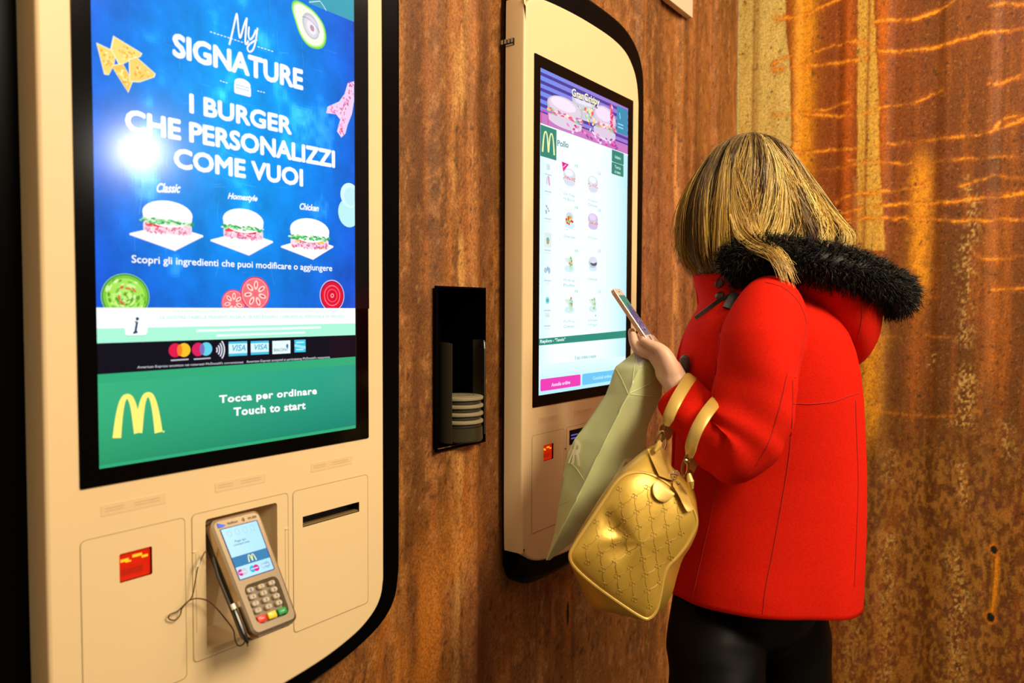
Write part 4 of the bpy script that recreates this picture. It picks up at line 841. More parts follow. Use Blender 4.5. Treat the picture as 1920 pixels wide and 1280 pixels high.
# ------------------------------------------------------------------ framed box at the top of the wall
q0, q1 = on_y(1257, 0, .035), on_y(1299, 34, .035); zf = on_y(1299, 34, .035)[2]
xr = q1[0]; xl = xr - .42
nb = thing('notice_box', ((xl + xr) / 2, WALL_Y, zf), 'white framed box high on the wall right of the far kiosk', 'notice box')
MB().add(*box((xl, .035, zf), (xr, WALL_Y - .0005, zf + .42), .003)).build('frame', mat('white_frame', (0.72, 0.60, 0.42), 0.45), nb)
MB().add(*box((xl + .02, .0335, zf + .018), (xr - .155, .036, zf + .40), .0)).build('yellow_insert', mat('yellow_insert', (0.55, 0.42, 0.06), 0.5), nb, smooth=False)
MB().add(*box((xr - .075, .0335, zf + .065), (xr - .045, .036, zf + .13), .0)).build('black_mark', dark_slot, nb, smooth=False)

# ------------------------------------------------------------------ the woman at the far kiosk
from mathutils.bvhtree import BVHTree
HEAD_ANG = YAW + math.radians(78)
FV = np.array([math.cos(HEAD_ANG), math.sin(HEAD_ANG), 0]); LV = np.array([-FV[1], FV[0], 0]); ZV = np.array([0, 0, 1.0])   # forward, her left, up
O = at(1440, 800, 1.5); O[2] = 0
def body(f, l, z): return O + FV * f + LV * l + ZV * z
def f_of(px, py, l=0.0):         # how far forward of her axis a sight line crosses the plane at l
    d = ray(px, py); n = LV; t = ((O + LV * l - CAM) @ n) / (d @ n); p = CAM + d * t; return (p - O) @ FV, p[2]
def voxel_union(shapes, size, name, smooth_n=4):
    mb = MB()
    for v, f in shapes: mb.add(v, f)
    me = bpy.data.meshes.new('raw'); me.from_pydata(mb.v, [], mb.f); o = bpy.data.objects.new('raw', me); COL.objects.link(o)
    m = o.modifiers.new('r', 'REMESH'); m.mode = 'VOXEL'; m.voxel_size = size
    s = o.modifiers.new('s', 'SMOOTH'); s.factor = 0.5; s.iterations = smooth_n
    bpy.context.view_layer.update(); me2 = bpy.data.meshes.new_from_object(o.evaluated_get(bpy.context.evaluated_depsgraph_get()))
    v = [tuple(x.co) for x in me2.vertices]; f = [tuple(p.vertices) for p in me2.polygons]
    bpy.data.objects.remove(o); bpy.data.meshes.remove(me); bpy.data.meshes.remove(me2); return v, f
def ellipsoid(c, ax, r, n=20, m=14):
    c = np.asarray(c, float); A = [np.asarray(a, float) for a in ax]; v = []; f = []
    for i in range(1, m):
        t = math.pi * i / m
        for j in range(n):
            p = 2 * math.pi * j / n; v.append(c + A[0] * r[0] * math.sin(t) * math.cos(p) + A[1] * r[1] * math.sin(t) * math.sin(p) + A[2] * r[2] * math.cos(t))
    for i in range(m - 2):
        for j in range(n): a = i * n + j; b = i * n + (j + 1) % n; f.append((a, a + n, b + n, b))
    v.append(c + A[2] * r[2]); v.append(c - A[2] * r[2]); T, B = len(v) - 2, len(v) - 1
    for j in range(n): f.append((T, j, (j + 1) % n)); k = (m - 2) * n; f.append((B, k + (j + 1) % n, k + j))
    return v, f
def limb(pts, rs, n=14, sub=5):
    P = catmull(pts, sub); r = np.interp(np.linspace(0, 1, len(P)), np.linspace(0, 1, len(rs)), rs)
    v, f = tube(P, r, n); mb = MB().add(v, f)
    for p, q in ((P[0], r[0]), (P[-1], r[-1])): mb.add(*ellipsoid(p, np.eye(3), (q, q, q), 12, 8))
    return mb.v, mb.f

wool = mat('red_wool', (0.66, 0.013, 0.004), 0.9, spec=0.06, noise=(260, 0.12, (1, 1, 1)), bump=(700, 0.35, 0.0015))
skin = mat('skin', (0.80, 0.50, 0.33), 0.45, sss=0.08)
seam_m = mat('coat_seam', (0.40, 0.006, 0.002), 0.9)
woman = thing('person', (O[0], O[1], FLOOR_Z), 'person in red hooded coat with black fur trim, holding a phone at the far kiosk', 'person')

# -- continuous body under the clothes
tilt = math.radians(32); HF = FV * math.cos(tilt) - ZV * math.sin(tilt); HU = ZV * math.cos(tilt) + FV * math.sin(tilt)
HC = at(1396, 372, 1.5)
def hd(f, l, u): return HC + HF * f + LV * l + HU * u
HA = (HF, LV, HU)
neck0 = body(-.01, 0, 1.24); SH_L = at(1440, 578, 1.335); EL_L = at(1389, 824, 1.298); WR_L = at(1276, 738, 1.385)
SH_R = at(1452, 580, 1.655); EL_R = at(1398, 814, 1.692); WR_R = at(1275, 742, 1.58)
shapes = [ellipsoid(hd(-.005, 0, .012), HA, (.094, .074, .098)), ellipsoid(hd(.030, 0, -.045), HA, (.060, .056, .070)), ellipsoid(hd(.048, 0, -.098), HA, (.030, .030, .022)),
          ellipsoid(hd(.015, .045, -.060), HA, (.045, .018, .045)), ellipsoid(hd(.015, -.045, -.060), HA, (.045, .018, .045)),
          limb([hd(.085, 0, -.012), hd(.098, 0, -.040), hd(.103, 0, -.050)], [.007, .009, .011], 10, 3), ellipsoid(hd(.092, .010, -.053), HA, (.009, .007, .007)), ellipsoid(hd(.092, -.010, -.053), HA, (.009, .007, .007)),
          ellipsoid(hd(.082, 0, -.076), HA, (.009, .020, .006)), ellipsoid(hd(.081, 0, -.086), HA, (.009, .017, .006)), ellipsoid(hd(.072, .030, .010), HA, (.014, .018, .006)), ellipsoid(hd(.072, -.030, .010), HA, (.014, .018, .006)),
          ellipsoid(hd(.0, .076, -.025), HA, (.016, .008, .030)), ellipsoid(hd(.0, -.076, -.025), HA, (.016, .008, .030)),
          limb([hd(-.02, 0, -.05), (hd(-.02, 0, -.08) + neck0) / 2, neck0], [.056, .052, .060])]
shapes += [limb([body(-.02, 0, 1.20), body(-.015, 0, 1.12), body(.0, 0, 1.0), body(-.01, 0, .93), body(-.02, 0, .88)], [.085, .115, .110, .130, .12], 18), limb([SH_L - ZV * .04, body(-.03, 0, 1.195), SH_R - ZV * .04], [.036, .060, .036]),
           limb([SH_L - ZV * .02, (SH_L + EL_L) / 2, EL_L], [.038, .044, .035]), limb([EL_L, (EL_L * .6 + WR_L * .4), WR_L], [.034, .036, .025]),
           limb([SH_R - ZV * .02, (SH_R + EL_R) / 2, EL_R], [.038, .044, .035]), limb([EL_R, (EL_R * .6 + WR_R * .4), WR_R], [.034, .036, .025])]
HIP_L, HIP_R = at(1400, 1010, 1.44), at(1450, 1010, 1.56)
KN_L, KN_R = at(1338, 1300, 1.43), at(1482, 1300, 1.57)
AN_L, AN_R = KN_L + FV * .03, KN_R - FV * .10; AN_L[2] = AN_R[2] = FLOOR_Z + .085
shapes += [limb([at(1400, 1030, 1.485), at(1350, 1120, 1.512), at(1343, 1225, 1.455), KN_L, (KN_L + AN_L) / 2, AN_L], [.060, .064, .066, .055, .052, .036]), limb([at(1440, 1030, 1.54), at(1462, 1130, 1.555), at(1474, 1215, 1.56), KN_R, (KN_R + AN_R) / 2, AN_R], [.060, .066, .066, .055, .052, .036])]
# left hand: thumb towards the viewer along the phone's near edge, fingers behind it
A = lambda *q: [at(*p) for p in q]
shapes += [limb(A((1276, 738, 1.385), (1266, 715, 1.39), (1254, 696, 1.405)), [.025, .0245, .026]),
           limb(A((1252, 695, 1.400), (1238, 678, 1.408), (1226, 666, 1.415)), [.018, .017, .013]), limb(A((1254, 697, 1.42), (1240, 682, 1.43), (1227, 668, 1.437)), [.018, .016, .012]),
           limb(A((1257, 700, 1.44), (1243, 686, 1.452), (1230, 670, 1.459)), [.017, .015, .011]), limb(A((1259, 704, 1.455), (1247, 690, 1.47), (1234, 674, 1.479)), [.015, .013, .010]),
           limb(A((1262, 702, 1.388), (1247, 668, 1.388), (1236, 654, 1.392), (1221, 647, 1.402), (1206, 639, 1.418)), [.020, .0155, .0115, .0100, .0078]),
           limb(A((1226, 666, 1.415), (1203, 659, 1.424), (1191, 644, 1.434), (1187, 627, 1.443)), [.0110, .0095, .0088, .0072]),
           limb(A((1227, 668, 1.437), (1200, 659, 1.446), (1188, 642, 1.457), (1184, 621, 1.466)), [.0108, .0096, .0088, .0072]),
           limb(A((1230, 670, 1.459), (1204, 661, 1.468), (1192, 645, 1.478), (1188, 626, 1.487)), [.0104, .0092, .0084, .0070]),
           limb(A((1234, 674, 1.479), (1212, 667, 1.488), (1202, 654, 1.496), (1198, 640, 1.503)), [.0094, .0084, .0074, .0062])]
# right hand: behind, steadying the phone's far edge
shapes += [limb(A((1275, 742, 1.58), (1262, 718, 1.575), (1250, 698, 1.565)), [.025, .024, .026]),
           limb(A((1250, 698, 1.56), (1238, 680, 1.555), (1230, 668, 1.55)), [.020, .018, .013]), limb(A((1255, 700, 1.58), (1245, 684, 1.578), (1237, 672, 1.575)), [.018, .015, .012]),
           limb(A((1252, 692, 1.548), (1240, 664, 1.538), (1231, 648, 1.530), (1222, 634, 1.524)), [.015, .012, .010, .0078]),
           limb(A((1230, 668, 1.55), (1214, 656, 1.545), (1204, 642, 1.538), (1200, 628, 1.532)), [.0108, .0095, .0086, .0070]), limb(A((1234, 670, 1.565), (1218, 660, 1.562), (1208, 648, 1.556), (1203, 634, 1.55)), [.0106, .0094, .0085, .0070]),
           limb(A((1238, 674, 1.58), (1224, 666, 1.578), (1214, 655, 1.574), (1209, 643, 1.568)), [.0102, .009, .0082, .0068]), limb(A((1243, 680, 1.592), (1231, 673, 1.592), (1222, 664, 1.588), (1217, 654, 1.584)), [.0092, .0082, .0072, .006])]
v, f = voxel_union(shapes, .0030, 'body', 3); body_o = obj('body', v, f, skin, woman)
nail = mat('nail', (0.86, 0.52, 0.45), 0.25)
tip, prv = at(1206, 639, 1.418), at(1221, 647, 1.402); d = (tip - prv) / np.linalg.norm(tip - prv); up = RGT * .45 + UPV * .7 - FWD * .5; up = up - d * (up @ d); up /= np.linalg.norm(up)
MB().add(*ellipsoid(tip + up * .0062 + d * .001, (d, np.cross(up, d), up), (.0062, .0046, .0014), 12, 8)).build('thumbnail', nail, body_o)
for s in (1, -1):
    e = MB().add(*ellipsoid(hd(.0745, s * .031, -.008), HA, (.0125, .0125, .0115), 16, 12)).build('eye', mat('eye_white', (0.85, 0.82, 0.78), 0.15), woman)
    MB().add(*ellipsoid(hd(.0850, s * .031, -.0105), HA, (.0025, .0055, .0055), 14, 8)).build('iris', mat('iris_brown', (0.08, 0.04, 0.02), 0.1), e)
    MB().add(*limb([hd(.078, s * .014, .014), hd(.083, s * .032, .019), hd(.070, s * .048, .013)], [.0022, .0028, .0012], 6, 4)).build('eyebrow', mat('brow_brown', (0.16, 0.09, 0.03), 0.8), woman)
MB().add(*ellipsoid(hd(.0905, 0, -.0755), HA, (.0030, .017, .0042))).add(*ellipsoid(hd(.0890, 0, -.0850), HA, (.0032, .015, .0046))).build('lips', mat('lips', (0.55, 0.16, 0.14), 0.35), woman)

# -- coat: torso lofted from the hem to the stand-up collar
prof = [(1155, 1249, 1609, .172), (1120, 1251, 1611, .171), (1060, 1256, 1614, .168), (1000, 1260, 1617, .164), (940, 1262, 1619, .160), (870, 1264, 1619, .158), (800, 1266, 1616, .162), (740, 1268, 1613, .168), (690, 1269, 1607, .172),
        (650, 1275, 1598, .174), (620, 1283, 1588, .174), (600, 1293, 1574, .168), (584, 1304, 1556, .158), (570, 1308, 1540, .140), (555, 1307, 1520, .115), (538, 1303, 1500, .096), (518, 1298, 1486, .088)]
NR = 72
def coat_ring(px0, px1, py, b, shrink=0.0, k=2.3):
    f0, z0 = f_of(px0, py); f1, z1 = f_of(px1, py); a = abs(f0 - f1) / 2; c = (f0 + f1) / 2; z = 1.25 - (py - 584) / 948.0
    w = math.sin(math.radians(12)); a = math.sqrt(max(a * a - (b * w) ** 2, 1e-5)) / math.cos(math.radians(12)) - shrink; b -= shrink; ring = []
    for j in range(NR):
        t = 2 * math.pi * j / NR; ct, st = math.cos(t), math.sin(t)
        ring.append((c + a * np.sign(ct) * abs(ct) ** (2 / k), b * np.sign(st) * abs(st) ** (2 / k), z))
    return np.array(ring)
P = np.array(prof, float); ys = np.concatenate([np.linspace(1155, 620, 60), np.linspace(612, 518, 24)])
idx = P[::-1, 0]; ev = lambda c, y: np.interp(y, idx, P[::-1, c])
from functools import reduce
def smooth_prof(c):
    g = np.interp(np.linspace(518, 1155, 400), idx, P[::-1, c])
    k = np.ones(9) / 9; g2 = np.convolve(np.pad(g, 4, 'edge'), k, 'valid'); return lambda y: np.interp(y, np.linspace(518, 1155, 400), g2)
s1, s2, s3 = smooth_prof(1), smooth_prof(2), smooth_prof(3)
rings = []
for i, y in enumerate(ys):
    R = coat_ring(s1(y), s2(y), y, float(s3(y)))
    t = np.arange(NR) * 2 * math.pi / NR; low = smooth(1000, 1155, np.array(y))
    R[:, 2] += low * (.043 + .003 * np.cos(t) + .014 * np.clip(np.sin(t), 0, 1))            # hem rides up at the side
    fold = .004 * np.sin(t * 5 + 1.3) * smooth(760, 1150, np.array(y)) + .002 * np.sin(t * 9) * low
    R[:, 0] += fold * np.cos(t); R[:, 1] += fold * np.sin(t); rings.append([body(*p) for p in R])
top = np.array(rings[-1]); cen = top.mean(0)
inner = [[cen + (p - cen) * s + ZV * dz for p in top] for s, dz in ((.97, .003), (.92, .001), (.90, -.03), (.86, -.07))]
hem = np.array(rings[0]); hc = hem.mean(0); under = [[hc + (p - hc) * s + ZV * dz for p in hem] for s, dz in ((.93, .06), (.96, .004), (.985, -.001))]
v, f = loft(under + rings + inner, False, False)
coat = obj('coat', v, f, wool, woman)
def bvh(*objs):
    V = []; F = []
    for o in objs:
        n = len(V); b = BASE[root_of(o).name]; V += [Vector(x.co) + Vector(b) for x in o.data.vertices]; F += [tuple(i + n for i in p.vertices) for p in o.data.polygons]
    return BVHTree.FromPolygons(V, F)
def cast(tree, px, py, lift=0.0):
    d = ray(px, py); d = d / np.linalg.norm(d); h = tree.ray_cast(Vector(CAM), Vector(d), 6.0)
    if h[0] is None: return None
    n = np.array(h[1]); n = -n if n @ d > 0 else n; return np.array(h[0]) + n * lift
def stitched(tree, pts, r, name, m, parent, lift=None, n=8):
    P = [cast(tree, x, y, r * .3 if lift is None else lift) for x, y in catmull(np.array(pts, float), 8)]; P = [p for p in P if p is not None]
    return MB().add(*tube(P, r, n)).build(name, m, parent) if len(P) > 2 else None

# -- sleeves
def sleeve(pts, rs, seed, open_end=True):
    C = catmull(pts, 14); n = 40; r = np.interp(np.linspace(0, 1, len(C)), np.linspace(0, 1, len(rs)), rs); T, U, V = frames(C); rings = []; L = len(C)
    el = np.argmax(np.linalg.norm(np.diff(C, 2, axis=0), axis=1)) if L > 4 else 0
    bis = (C[0] + C[-1]) / 2 - C[int(L * .55)]; bis /= np.linalg.norm(bis) + 1e-9
    for i in range(L):
        s = i / (L - 1); ring = []
        for j in range(n):
            a = 2 * math.pi * j / n; d = math.cos(a) * U[i] + math.sin(a) * V[i]; ins = max(0, d @ bis)
            w = .0085 * math.exp(-((s - .66) / .22) ** 2) * math.sin(s * 62 + 2.2 * math.sin(a + seed) + seed) * (.35 + ins)
            w += .0038 * math.sin(3 * a + s * 9 + seed) * smooth(0, .3, np.array(s)) + .0022 * math.sin(s * 24 + a * 2 + seed)
            ring.append(C[i] + d * (r[i] + w))
        rings.append(ring)
    e = np.array(rings[-1]); c = e.mean(0)
    if open_end: rings += [[c + (p - c) * .93 + T[-1] * .002 for p in e], [c + (p - c) * .86 for p in e], [c + (p - c) * .72 - T[-1] * .04 for p in e]]
    return loft(rings, True, False)
LS = [at(1448, 566, 1.400), at(1440, 592, 1.345), at(1430, 650, 1.315), at(1419, 730, 1.300), at(1404, 800, 1.290), at(1383, 836, 1.292), at(1346, 824, 1.312), at(1306, 786, 1.345), at(1271, 746, 1.382)]
v, f = sleeve(LS, [.050, .066, .0725, .0690, .0655, .0580, .0520, .0480, .0430], 0.4); sl = obj('sleeve', v, f, wool, coat)
RS = [at(1452, 570, 1.60), at(1446, 600, 1.66), at(1440, 660, 1.69), at(1432, 740, 1.70), at(1415, 806, 1.70), at(1385, 826, 1.685), at(1350, 810, 1.65), at(1312, 778, 1.61), at(1278, 748, 1.582)]
v, f = sleeve(RS, [.050, .066, .0725, .0690, .0655, .0580, .0520, .0480, .0430], 1.9); obj('sleeve', v, f, wool, coat)
# turned-back cuff fold
def band_ring(path_i, pts, R, w):
    C = catmull(pts, 14); T, U, V = frames(C); i = path_i; rr = []
    for s, k in ((-w, R), (-w * .5, R + .004), (0, R + .004), (w * .5, R + .001)):
        rr.append([C[i] + T[i] * s + (math.cos(2 * math.pi * j / 32) * U[i] + math.sin(2 * math.pi * j / 32) * V[i]) * (k + .0012 * math.sin(j * .9)) for j in range(32)])
    return loft(rr, False, False)
tree = bvh(coat, sl)

# -- hood lying on the back, with its fur rim
def fl(px, py, l): f0, z = f_of(px, py, l); return body(f0, l, z)
rim_left = [fl(1362, 500, .088), fl(1395, 486, .105), fl(1440, 478, .118), fl(1500, 486, .126), fl(1560, 498, .124), fl(1615, 514, .108), fl(1655, 533, .080), fl(1682, 552, .035)]
mir = lambda p: p - LV * 2 * ((p - O) @ LV)
rim = catmull(rim_left + [mir(p) for p in rim_left[::-1]], 6)
closed = np.vstack([rim, catmull([rim[-1], body(.10, -.05, rim[-1][2] - .02), body(.11, 0, rim[-1][2] - .03), body(.10, .05, rim[-1][2] - .02), rim[0]], 6)[1:-1]])
hc0 = closed.mean(0); lowp = fl(1580, 688, .0)
hr = []
hy = [508, 522, 538, 562, 620, 662, 690]; hx = [1522, 1545, 1558, 1573, 1596, 1594, 1584]; hh_ = [1.0, .80, .655, .50, .31, .17, .02]; hl = [1.0, 1.0, .98, .92, .70, .42, .05]; hk = [1.0, .8, .62, .46, .34, .25, .1]
f00 = f_of(1522, 508)[0]; zc0 = 1.25 - (508 - 584) / 948
for y in np.concatenate([np.linspace(508, 540, 7), np.linspace(552, 690, 14)]):
    g = lambda a: float(np.interp(y, hy, a)); fc_ = f_of(g(hx), y)[0]; z_ = 1.25 - (y - 584) / 948; ring = []
    for p in closed:
        f_ = (p - O) @ FV; l_ = (p - O) @ LV; ff_ = f_ - f00
        ring.append(body(fc_ + ff_ * g(hh_), l_ * g(hl), z_ + (p[2] - zc0) * g(hk) + .003 * math.sin(y * .09 + 20 * f_)))
    hr.append(ring)
sm = np.array(hr); 
for _ in range(3): sm[1:-1] = (sm[:-2] + 2 * sm[1:-1] + sm[2:]) / 4
hr = list(sm); c0_ = np.array(hr[0]).mean(0)
inn = [[c0_ + (p - c0_) * s - ZV * d - FV * d * .6 for p in hr[0]] for s, d in ((.30, .085), (.60, .055), (.88, .022), (.97, .004))]
v, f = loft(inn + hr, True, True); hood = obj('hood', v, f, wool, coat)
tree_h = bvh(hood)
fur_m = mat('black_fur', (0.012, 0.010, 0.006), 0.5, spec=0.22, attr='tint')
v, f = tube(rim, [.030] * len(rim), 16); base_v = np.array(v); base_f = list(f); nb = len(base_v)
def spikes(path, rad, count, ln, seed, droop=.35, w=.0009):
    r = np.random.default_rng(seed); T, U, V = frames(path); i = r.integers(0, len(path) - 1, count); t = r.random(count)[:, None]
    C = path[i] * (1 - t) + path[i + 1] * t; a = r.random(count) * 2 * math.pi; d = np.cos(a)[:, None] * U[i] + np.sin(a)[:, None] * V[i]
    p0 = C + d * (rad * .9); cl = np.sin(i * .9)[:, None] * .25
    g = d + T[i] * (r.normal(0, .45, count)[:, None] + cl) + r.normal(0, .28, (count, 3)) - ZV * droop * r.random(count)[:, None]; g /= np.linalg.norm(g, axis=1)[:, None]
    L = ln * r.uniform(.5, 1.15, count)[:, None]; m = p0 + (d * .45 + g * .55) * L * .55; e = p0 + g * L - ZV * L * .15
    s = np.cross(g, d + .01); s /= np.linalg.norm(s, axis=1)[:, None] + 1e-9; n2 = np.cross(s, g)
    v = np.stack([p0 + s * w, p0 - s * w * .5 + n2 * w * .87, p0 - s * w * .5 - n2 * w * .87, m + s * w * .8, m - s * w * .4 + n2 * w * .7, m - s * w * .4 - n2 * w * .7, e], 1).reshape(-1, 3)
    b = (np.arange(count) * 7)[:, None]; F4 = [(0, 1, 4, 3), (1, 2, 5, 4), (2, 0, 3, 5)]; F3 = [(3, 4, 6), (4, 5, 6), (5, 3, 6)]
    f = [tuple(x) for q in F4 for x in (b + np.array(q))] + [tuple(x) for q in F3 for x in (b + np.array(q))]; return v, f, np.repeat(r.random(count), 7)
fv, ff, fr = spikes(rim, .030, 15000, .026, 3)
allv = np.vstack([base_v, fv]); allf = base_f + [tuple(i + nb for i in q) for q in ff]
fur = obj('fur_trim', allv, allf, fur_m, hood, label='black fur trim'); fc = np.zeros((len(allv), 3)); fc[:nb] = (.003, .0025, .002); fc[nb:] = np.where(fr[:, None] > .82, (.05, .045, .026), (.004, .0035, .0025)); point_colors(fur, fc)

# -- seams, buttons, toggle
stitched(tree, [(1436, 529), (1470, 540), (1497, 566), (1511, 600), (1510, 625), (1500, 668), (1490, 708)], .0009, 'armhole_seam', seam_m, coat)
stitched(tree, [(1352, 604), (1348, 650), (1342, 690), (1338, 750)], .0009, 'armhole_seam', seam_m, coat)
stitched(tree, [(1486, 712), (1486, 760), (1480, 850), (1466, 940), (1448, 1040), (1436, 1100), (1430, 1150)], .0009, 'side_seam', seam_m, coat)
stitched(tree, [(1486, 756), (1520, 757), (1560, 753), (1590, 743), (1611, 736)], .0009, 'waist_seam', seam_m, coat)
stitched(tree, [(1604, 750), (1606, 820), (1609, 900), (1606, 1000), (1602, 1100)], .0009, 'back_seam', seam_m, coat)
stitched(tree, [(1345, 905), (1330, 980), (1312, 1060), (1297, 1126)], .0009, 'front_seam', seam_m, coat)
stitched(tree, [(1476, 700), (1460, 770), (1440, 832), (1418, 872)], .0009, 'sleeve_seam', seam_m, sl)
stitched(tree_h, [(1612, 562), (1616, 590), (1610, 628), (1596, 660), (1578, 680)], .0009, 'hood_seam', seam_m, hood)
button_m = mat('dark_button', (0.05, 0.006, 0.004), 0.3)
for px, py in ((1349, 532), (1350, 554)):
    p = cast(tree, px, py); q = cast(tree, px + 3, py); r_ = cast(tree, px, py + 3); n = np.cross(q - p, r_ - p); n /= np.linalg.norm(n); n = n if n @ (CAM - p) > 0 else -n
    b = MB().add(*tube([p - n * .001, p + n * .0025, p + n * .0035], [.0085, .0085, .0068], 18)).build('collar_button', button_m, coat)
tape = mat('black_leather', (0.010, 0.007, 0.006), 0.35)
def strap_on(tree, pts, w, th, name, m, parent):
    P = np.array([cast(tree, *q, lift=th * .6) for q in catmull(np.array(pts, float), 5)]); s = []
    for i, p in enumerate(P):
        t = P[min(i + 1, len(P) - 1)] - P[max(i - 1, 0)]; t /= np.linalg.norm(t); n = CAM - p; n /= np.linalg.norm(n); sd = np.cross(n, t); sd /= np.linalg.norm(sd); n = np.cross(t, sd)
        s.append([p + sd * w + n * th * .2, p + sd * w * .85 + n * th, p - sd * w * .85 + n * th, p - sd * w + n * th * .2, p - sd * w - n * th, p + sd * w - n * th])
    return MB().add(*loft(s)).build(name, m, parent)
strap_on(tree, [(1307, 596), (1330, 579), (1352, 563), (1376, 552)], .0042, .003, 'collar_tab', tape, coat)
strap_on(tree, [(1366, 580), (1372, 566), (1380, 552)], .010, .003, 'tab_anchor', tape, coat)
tg = cast(tree, 1294, 688, .012)
tgl = MB().add(*tube([tg + UPV * .022 - RGT * .002, tg + UPV * .018, tg + UPV * .004 + RGT * .001, tg - UPV * .012, tg - UPV * .0215 + RGT * .002], [.004, .0085, .0095, .008, .003], 12)).build('toggle', mat('grey_horn', (0.045, 0.035, 0.03), 0.35), coat, label='dark horn toggle')
for a, b in ((cast(tree, 1275, 675, .002), tg + UPV * .007 - FWD * .004), (cast(tree, 1275, 690, .002), tg - UPV * .004 - FWD * .004)):
    MB().add(*tube(catmull([a, (a + b) / 2 + UPV * .002 - FWD * .006, b], 5), .0016, 8)).build('toggle_loop', tape, tgl)
# front edge of the coat
v, f = tube(catmull([body(f_of(1298, 520)[0] - .008, .012, 1.312), body(f_of(1304, 560)[0] - .006, .014, 1.27), body(f_of(1306, 590)[0] - .005, .018, 1.238), body(f_of(1282, 625)[0] - .002, .022, 1.2), body(f_of(1270, 700)[0] + .003, .024, 1.12), body(f_of(1266, 850)[0] + .003, .024, .965), body(f_of(1260, 1000)[0] + .003, .024, .81), body(f_of(1251, 1140)[0] + .003, .024, .665)], 8), .004, 8)
obj('front_placket', v, f, wool, coat)
# pale scarf at the throat
sc = []
for y, p0, p1, b in ((600, 1330, 1460, .070), (570, 1322, 1465, .070), (545, 1316, 1465, .070), (524, 1309, 1465, .072), (508, 1308, 1460, .072), (494, 1318, 1450, .068), (488, 1336, 1440, .058)): sc.append([body(*p) for p in coat_ring(p0, p1, y, b)])
obj('scarf', *loft(sc, False, False), mat('pale_scarf', (0.72, 0.70, 0.74), 0.8), woman)

# -- trousers and shoes
satin = mat('black_velvet', (0.0018, 0.0015, 0.001), 0.5, spec=0.10)
tr = [limb([at(1400, 1030, 1.48), at(1346, 1120, 1.512), at(1343, 1225, 1.455), at(1340, 1320, 1.42), (KN_L + AN_L) / 2, AN_L + ZV * .03], [.080, .086, .094, .087, .085, .085], 28, 6),
      limb([at(1440, 1030, 1.54), at(1462, 1130, 1.555), at(1474, 1215, 1.56), at(1484, 1320, 1.56), (KN_R + AN_R) / 2, AN_R + ZV * .03], [.088, .092, .088, .084, .083, .083], 28, 6), ellipsoid((HIP_L + HIP_R) / 2 - ZV * .06, (FV, LV, ZV), (.125, .12, .16))]
v, f = voxel_union(tr, .007, 'trousers', 6); V = np.array(v); C0 = V.mean(0); ph = V @ FV * 24 + V[:, 2] * 34; V += (FV * .4 + LV * .6) * (.0065 * np.sin(ph + 1.5 * np.sin(V[:, 2] * 21)) * smooth(.75, .6, V[:, 2]))[:, None]
obj('trousers', V, f, satin, woman)
for an in (AN_L, AN_R):
    g = np.array([an[0], an[1], FLOOR_Z]); rr = []
    for x, w, h in ((-.055, .022, .07), (-.05, .030, .085), (-.01, .034, .088), (.05, .038, .065), (.11, .042, .05), (.155, .036, .040), (.178, .020, .026), (.184, .008, .016)):
        rr.append([g + FV * x + LV * (w * math.cos(t)) + ZV * max(.002, h / 2 + h / 2 * math.sin(t)) for t in np.linspace(0, 2 * math.pi, 20, endpoint=False)])
    obj('shoe', *loft(rr), tape, woman)

# -- hair: a solid under-layer and several thousand strands that fan out from the parting
def hair_prof(phi):              # phi: 0 forward, 90 towards her left, 180 back
    front = np.array([(.016, .123), (.069, .099), (.111, .049), (.140, -.005), (.150, -.058), (.145, -.108), (.129, -.135), (.110, -.153)])
    side = np.array([(.010, .123), (.058, .108), (.093, .062), (.106, .008), (.110, -.045), (.112, -.085), (.114, -.108), (.112, -.125)])
    back = np.array([(.016, .123), (.069, .092), (.111, .032), (.142, -.016), (.165, -.050), (.181, -.069), (.187, -.084), (.180, -.104)])
    a = abs((phi + 180) % 360 - 180); w1 = smooth(85, 30, np.array(a)); w2 = smooth(95, 170, np.array(a)); return front * w1 + back * w2 + side * (1 - w1 - w2)
HB = at(1405, 369, 1.5)
def hair_pt(phi, r, z): a = math.radians(phi); return HB + FV * (r * math.cos(a)) + LV * (r * math.sin(a)) + ZV * z
rings = []
for phi in np.linspace(34, 326, 60):
    pr = hair_prof(phi); c = catmull(pr, 4); rings.append([hair_pt(phi, r * .95, z - .004) for r, z in c])
v, f = loft(rings, False, False, closed=False); n = len(v)
vi = [tuple(HB + (np.array(p) - HB) * .93 - ZV * .003) for p in v]; v2 = v + vi; f2 = list(f) + [tuple(i + n for i in q[::-1]) for q in f]
m_ = len(rings[0])
for i in range(len(rings) - 1): a = i * m_ + m_ - 1; f2.append((a, a + m_, a + m_ + n, a + n))
